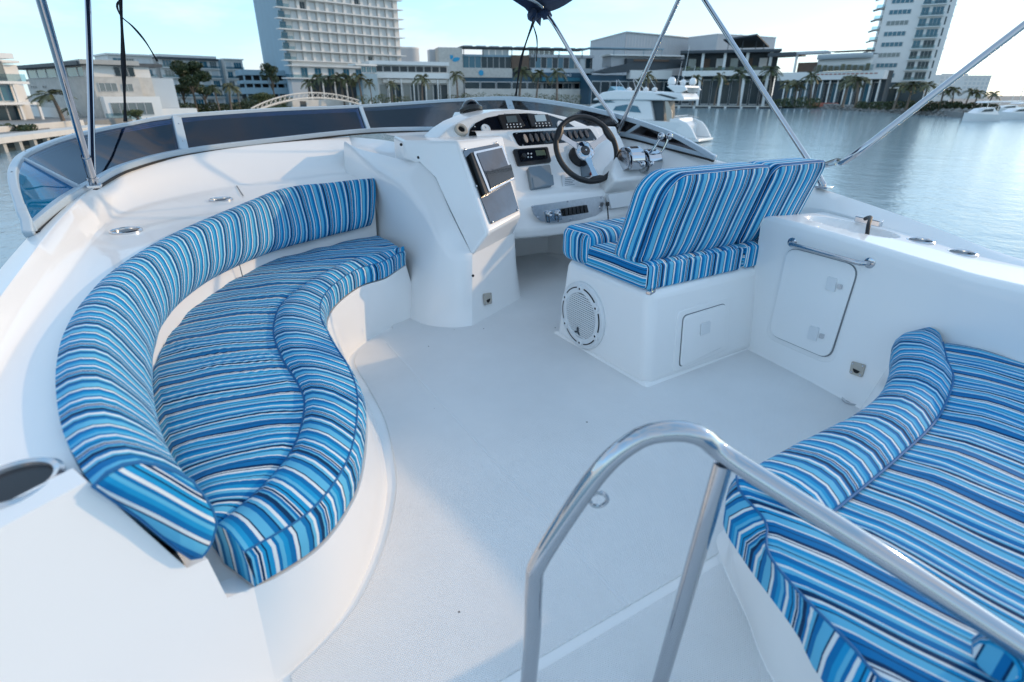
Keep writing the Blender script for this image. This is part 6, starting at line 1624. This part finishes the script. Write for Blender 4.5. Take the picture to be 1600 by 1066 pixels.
MB().prism([Q(1.2, .3, 5.15), Q(3.1, .3, 5.25), Q(3.0, .3, 5.42), Q(1.3, .3, 5.36)], fr.ey * 3.8).build('arch_top', 'yacht_white', yt, bevel=.05)
for x, y, s_ in ((3.1, 1.2, .42), (2.3, 2.2, .3), (1.55, 2.9, .38)):
    MB().lathe([(s_ * .6, 0), (s_ * .95, .12), (s_, s_ * .8), (s_ * .85, s_ * 1.4), (s_ * .5, s_ * 1.75), (0, s_ * 1.85)], Q(x, y, 5.4), n=18).build('satellite_dome', 'yacht_white', yt)
MB().box(Q(2.2, 2.2, 5.75), (1.3, .12, .12)).build('radar_scanner', 'yacht_white', yt)
for x, y, hgt in ((1.7, .6, 3.6), (3.4, 3.2, 2.4), (2.0, 3.4, 1.9)): MB().tube([Q(x, y, 5.3), Q(x - .3, y, 5.3 + hgt)], [.03, .012], 6).build('antenna', 'white_plastic', yt)
for k in range(5): MB().tube([Q(4.5 + k * 1.2, 1, 4.85), Q(5.6 + k * 1.0 + (k % 2) * .8, 1.4, 6.0)], .03, 6).build('bimini_pole', 'steel', yt)
MB().prism([Q(x, .8, z) for x, z in ((9.2, 4.9), (10.4, 4.75), (10.0, 5.35))], fr.ey * 2.8).build('flybridge_screen', 'win_blue', yt)
for k in range(4): MB().lathe([(0, -.25), (.28, -.1), (.3, .1), (0, .3)], Q(5.2 + k, 1.8, 5.0), n=10).build('fly_cushion', 'white_plastic', yt)
MB().tube([Q(.9, .2, 2.3), Q(2.0, .2, 2.5), Q(2.0, 4.0, 2.5), Q(.9, 4.0, 2.3)], .03, 6).build('stern_rail', 'steel', yt)
def small_boat(px0, px1, D, ytop, lab, seed):
    A, B = G(px0, D, WZ), G(px1, D * 1.02, WZ); fr = Fr(A, B); L = fr.L; o = thing('moored_cruiser', (A.x, A.y, WZ), lab, 'boat')
    Q = lambda x, y, z: A + fr.ex * (x * L) + fr.ey * y + V((0, 0, z)); top = (226 - ytop) * D / 1022 if False else hh(ytop, D) + (GZ - WZ)
    sec = [[Q(x, 1.5 - hw * .6, -.3), Q(x, 1.5 - hw, z1), Q(x, 1.5 + hw, z1), Q(x, 1.5 + hw * .6, -.3)] for x, hw, z1 in ((0, .08, 1.5), (.2, 1.1, 1.35), (.5, 1.5, 1.2), (1, 1.4, 1.05))]
    MB().loft(sec).build('hull', 'yacht_white', o, ang=50); MB().add(sec[-1], [(0, 1, 2, 3)]).build('transom', 'yacht_white', o)
    MB().prism([Q(x, 1.5 - .02 - 1.45 * .0, z) for x, z in ((.02, .9), (.98, .62), (.98, .72), (.02, 1.05))], fr.ey * -.0 + V((0, 0, .01))).build('boot_stripe', 'hull_navy', o)
    MB().prism([Q(x, .5, z) for x, z in ((.2, 1.2), (.42, top * .62), (.72, top * .68), (.92, 1.1))], fr.ey * 2.0).build('cabin', 'yacht_white', o, bevel=.06)
    MB().prism([Q(x, .45, z) for x, z in ((.34, top * .46), (.44, top * .58), (.70, top * .62), (.70, top * .48))], fr.ey * 2.1).build('cabin_window', 'win_dark', o)
    MB().prism([Q(x, .4, z) for x, z in ((.42, top * .9), (.88, top * .94), (.88, top), (.46, top * .98))], fr.ey * 2.2).build('hardtop', 'yacht_white', o, bevel=.04)
    for x in (.5, .85): MB().tube([Q(x, .6, 1.2), Q(x, .6, top * .92)], .05, 6).build('hardtop_post', 'steel', o)
small_boat(1528, 1580, 108, 158, 'white motor cruiser with blue-black hull stripe moored at the right shore tip', 1)
small_boat(1578, 1640, 116, 160, 'motor cruiser partly cut off by the right edge of the picture', 2)
small_boat(1560, 1612, 150, 158, 'paler cruiser moored behind the other two on the right', 3)
for px, D, yt_, lab in ((1596, 190, 98, 'tall bare sailboat mast at the right edge'), (1584, 240, 128, 'shorter sailboat mast left of the tall one')):
    o = thing('sailboat', G(px, D, WZ), lab, 'sailboat'); p = G(px, D, WZ); top = hh(yt_, D) + (GZ - WZ)
    sec = [[p + RT * x + FW * -hw * .6 + V((0, 0, -.3)), p + RT * x - FW * hw + V((0, 0, z)), p + RT * x + FW * hw + V((0, 0, z)), p + RT * x + FW * hw * .6 + V((0, 0, -.3))] for x, hw, z in ((-5, .1, 1.4), (-2, 1.4, 1.1), (3, 1.5, 1.0), (4.5, 1.1, 1.0))]
    MB().loft(sec).build('hull', 'yacht_white', o); MB().add(sec[-1], [(0, 1, 2, 3)]).build('transom', 'yacht_white', o)
    MB().tube([p + V((0, 0, .8)), p + V((0, 0, top))], [.14, .08], 8).build('mast', 'steel', o); MB().tube([p + V((0, 0, 2.2)), p + RT * 4 + V((0, 0, 2.3))], .1, 8).build('boom', 'steel', o)
    MB().tube([p + V((0, 0, top * .72)) - FW * .8 - RT * .6, p + V((0, 0, top * .72)) + RT * .6], .05, 6).build('spreader', 'steel', o)
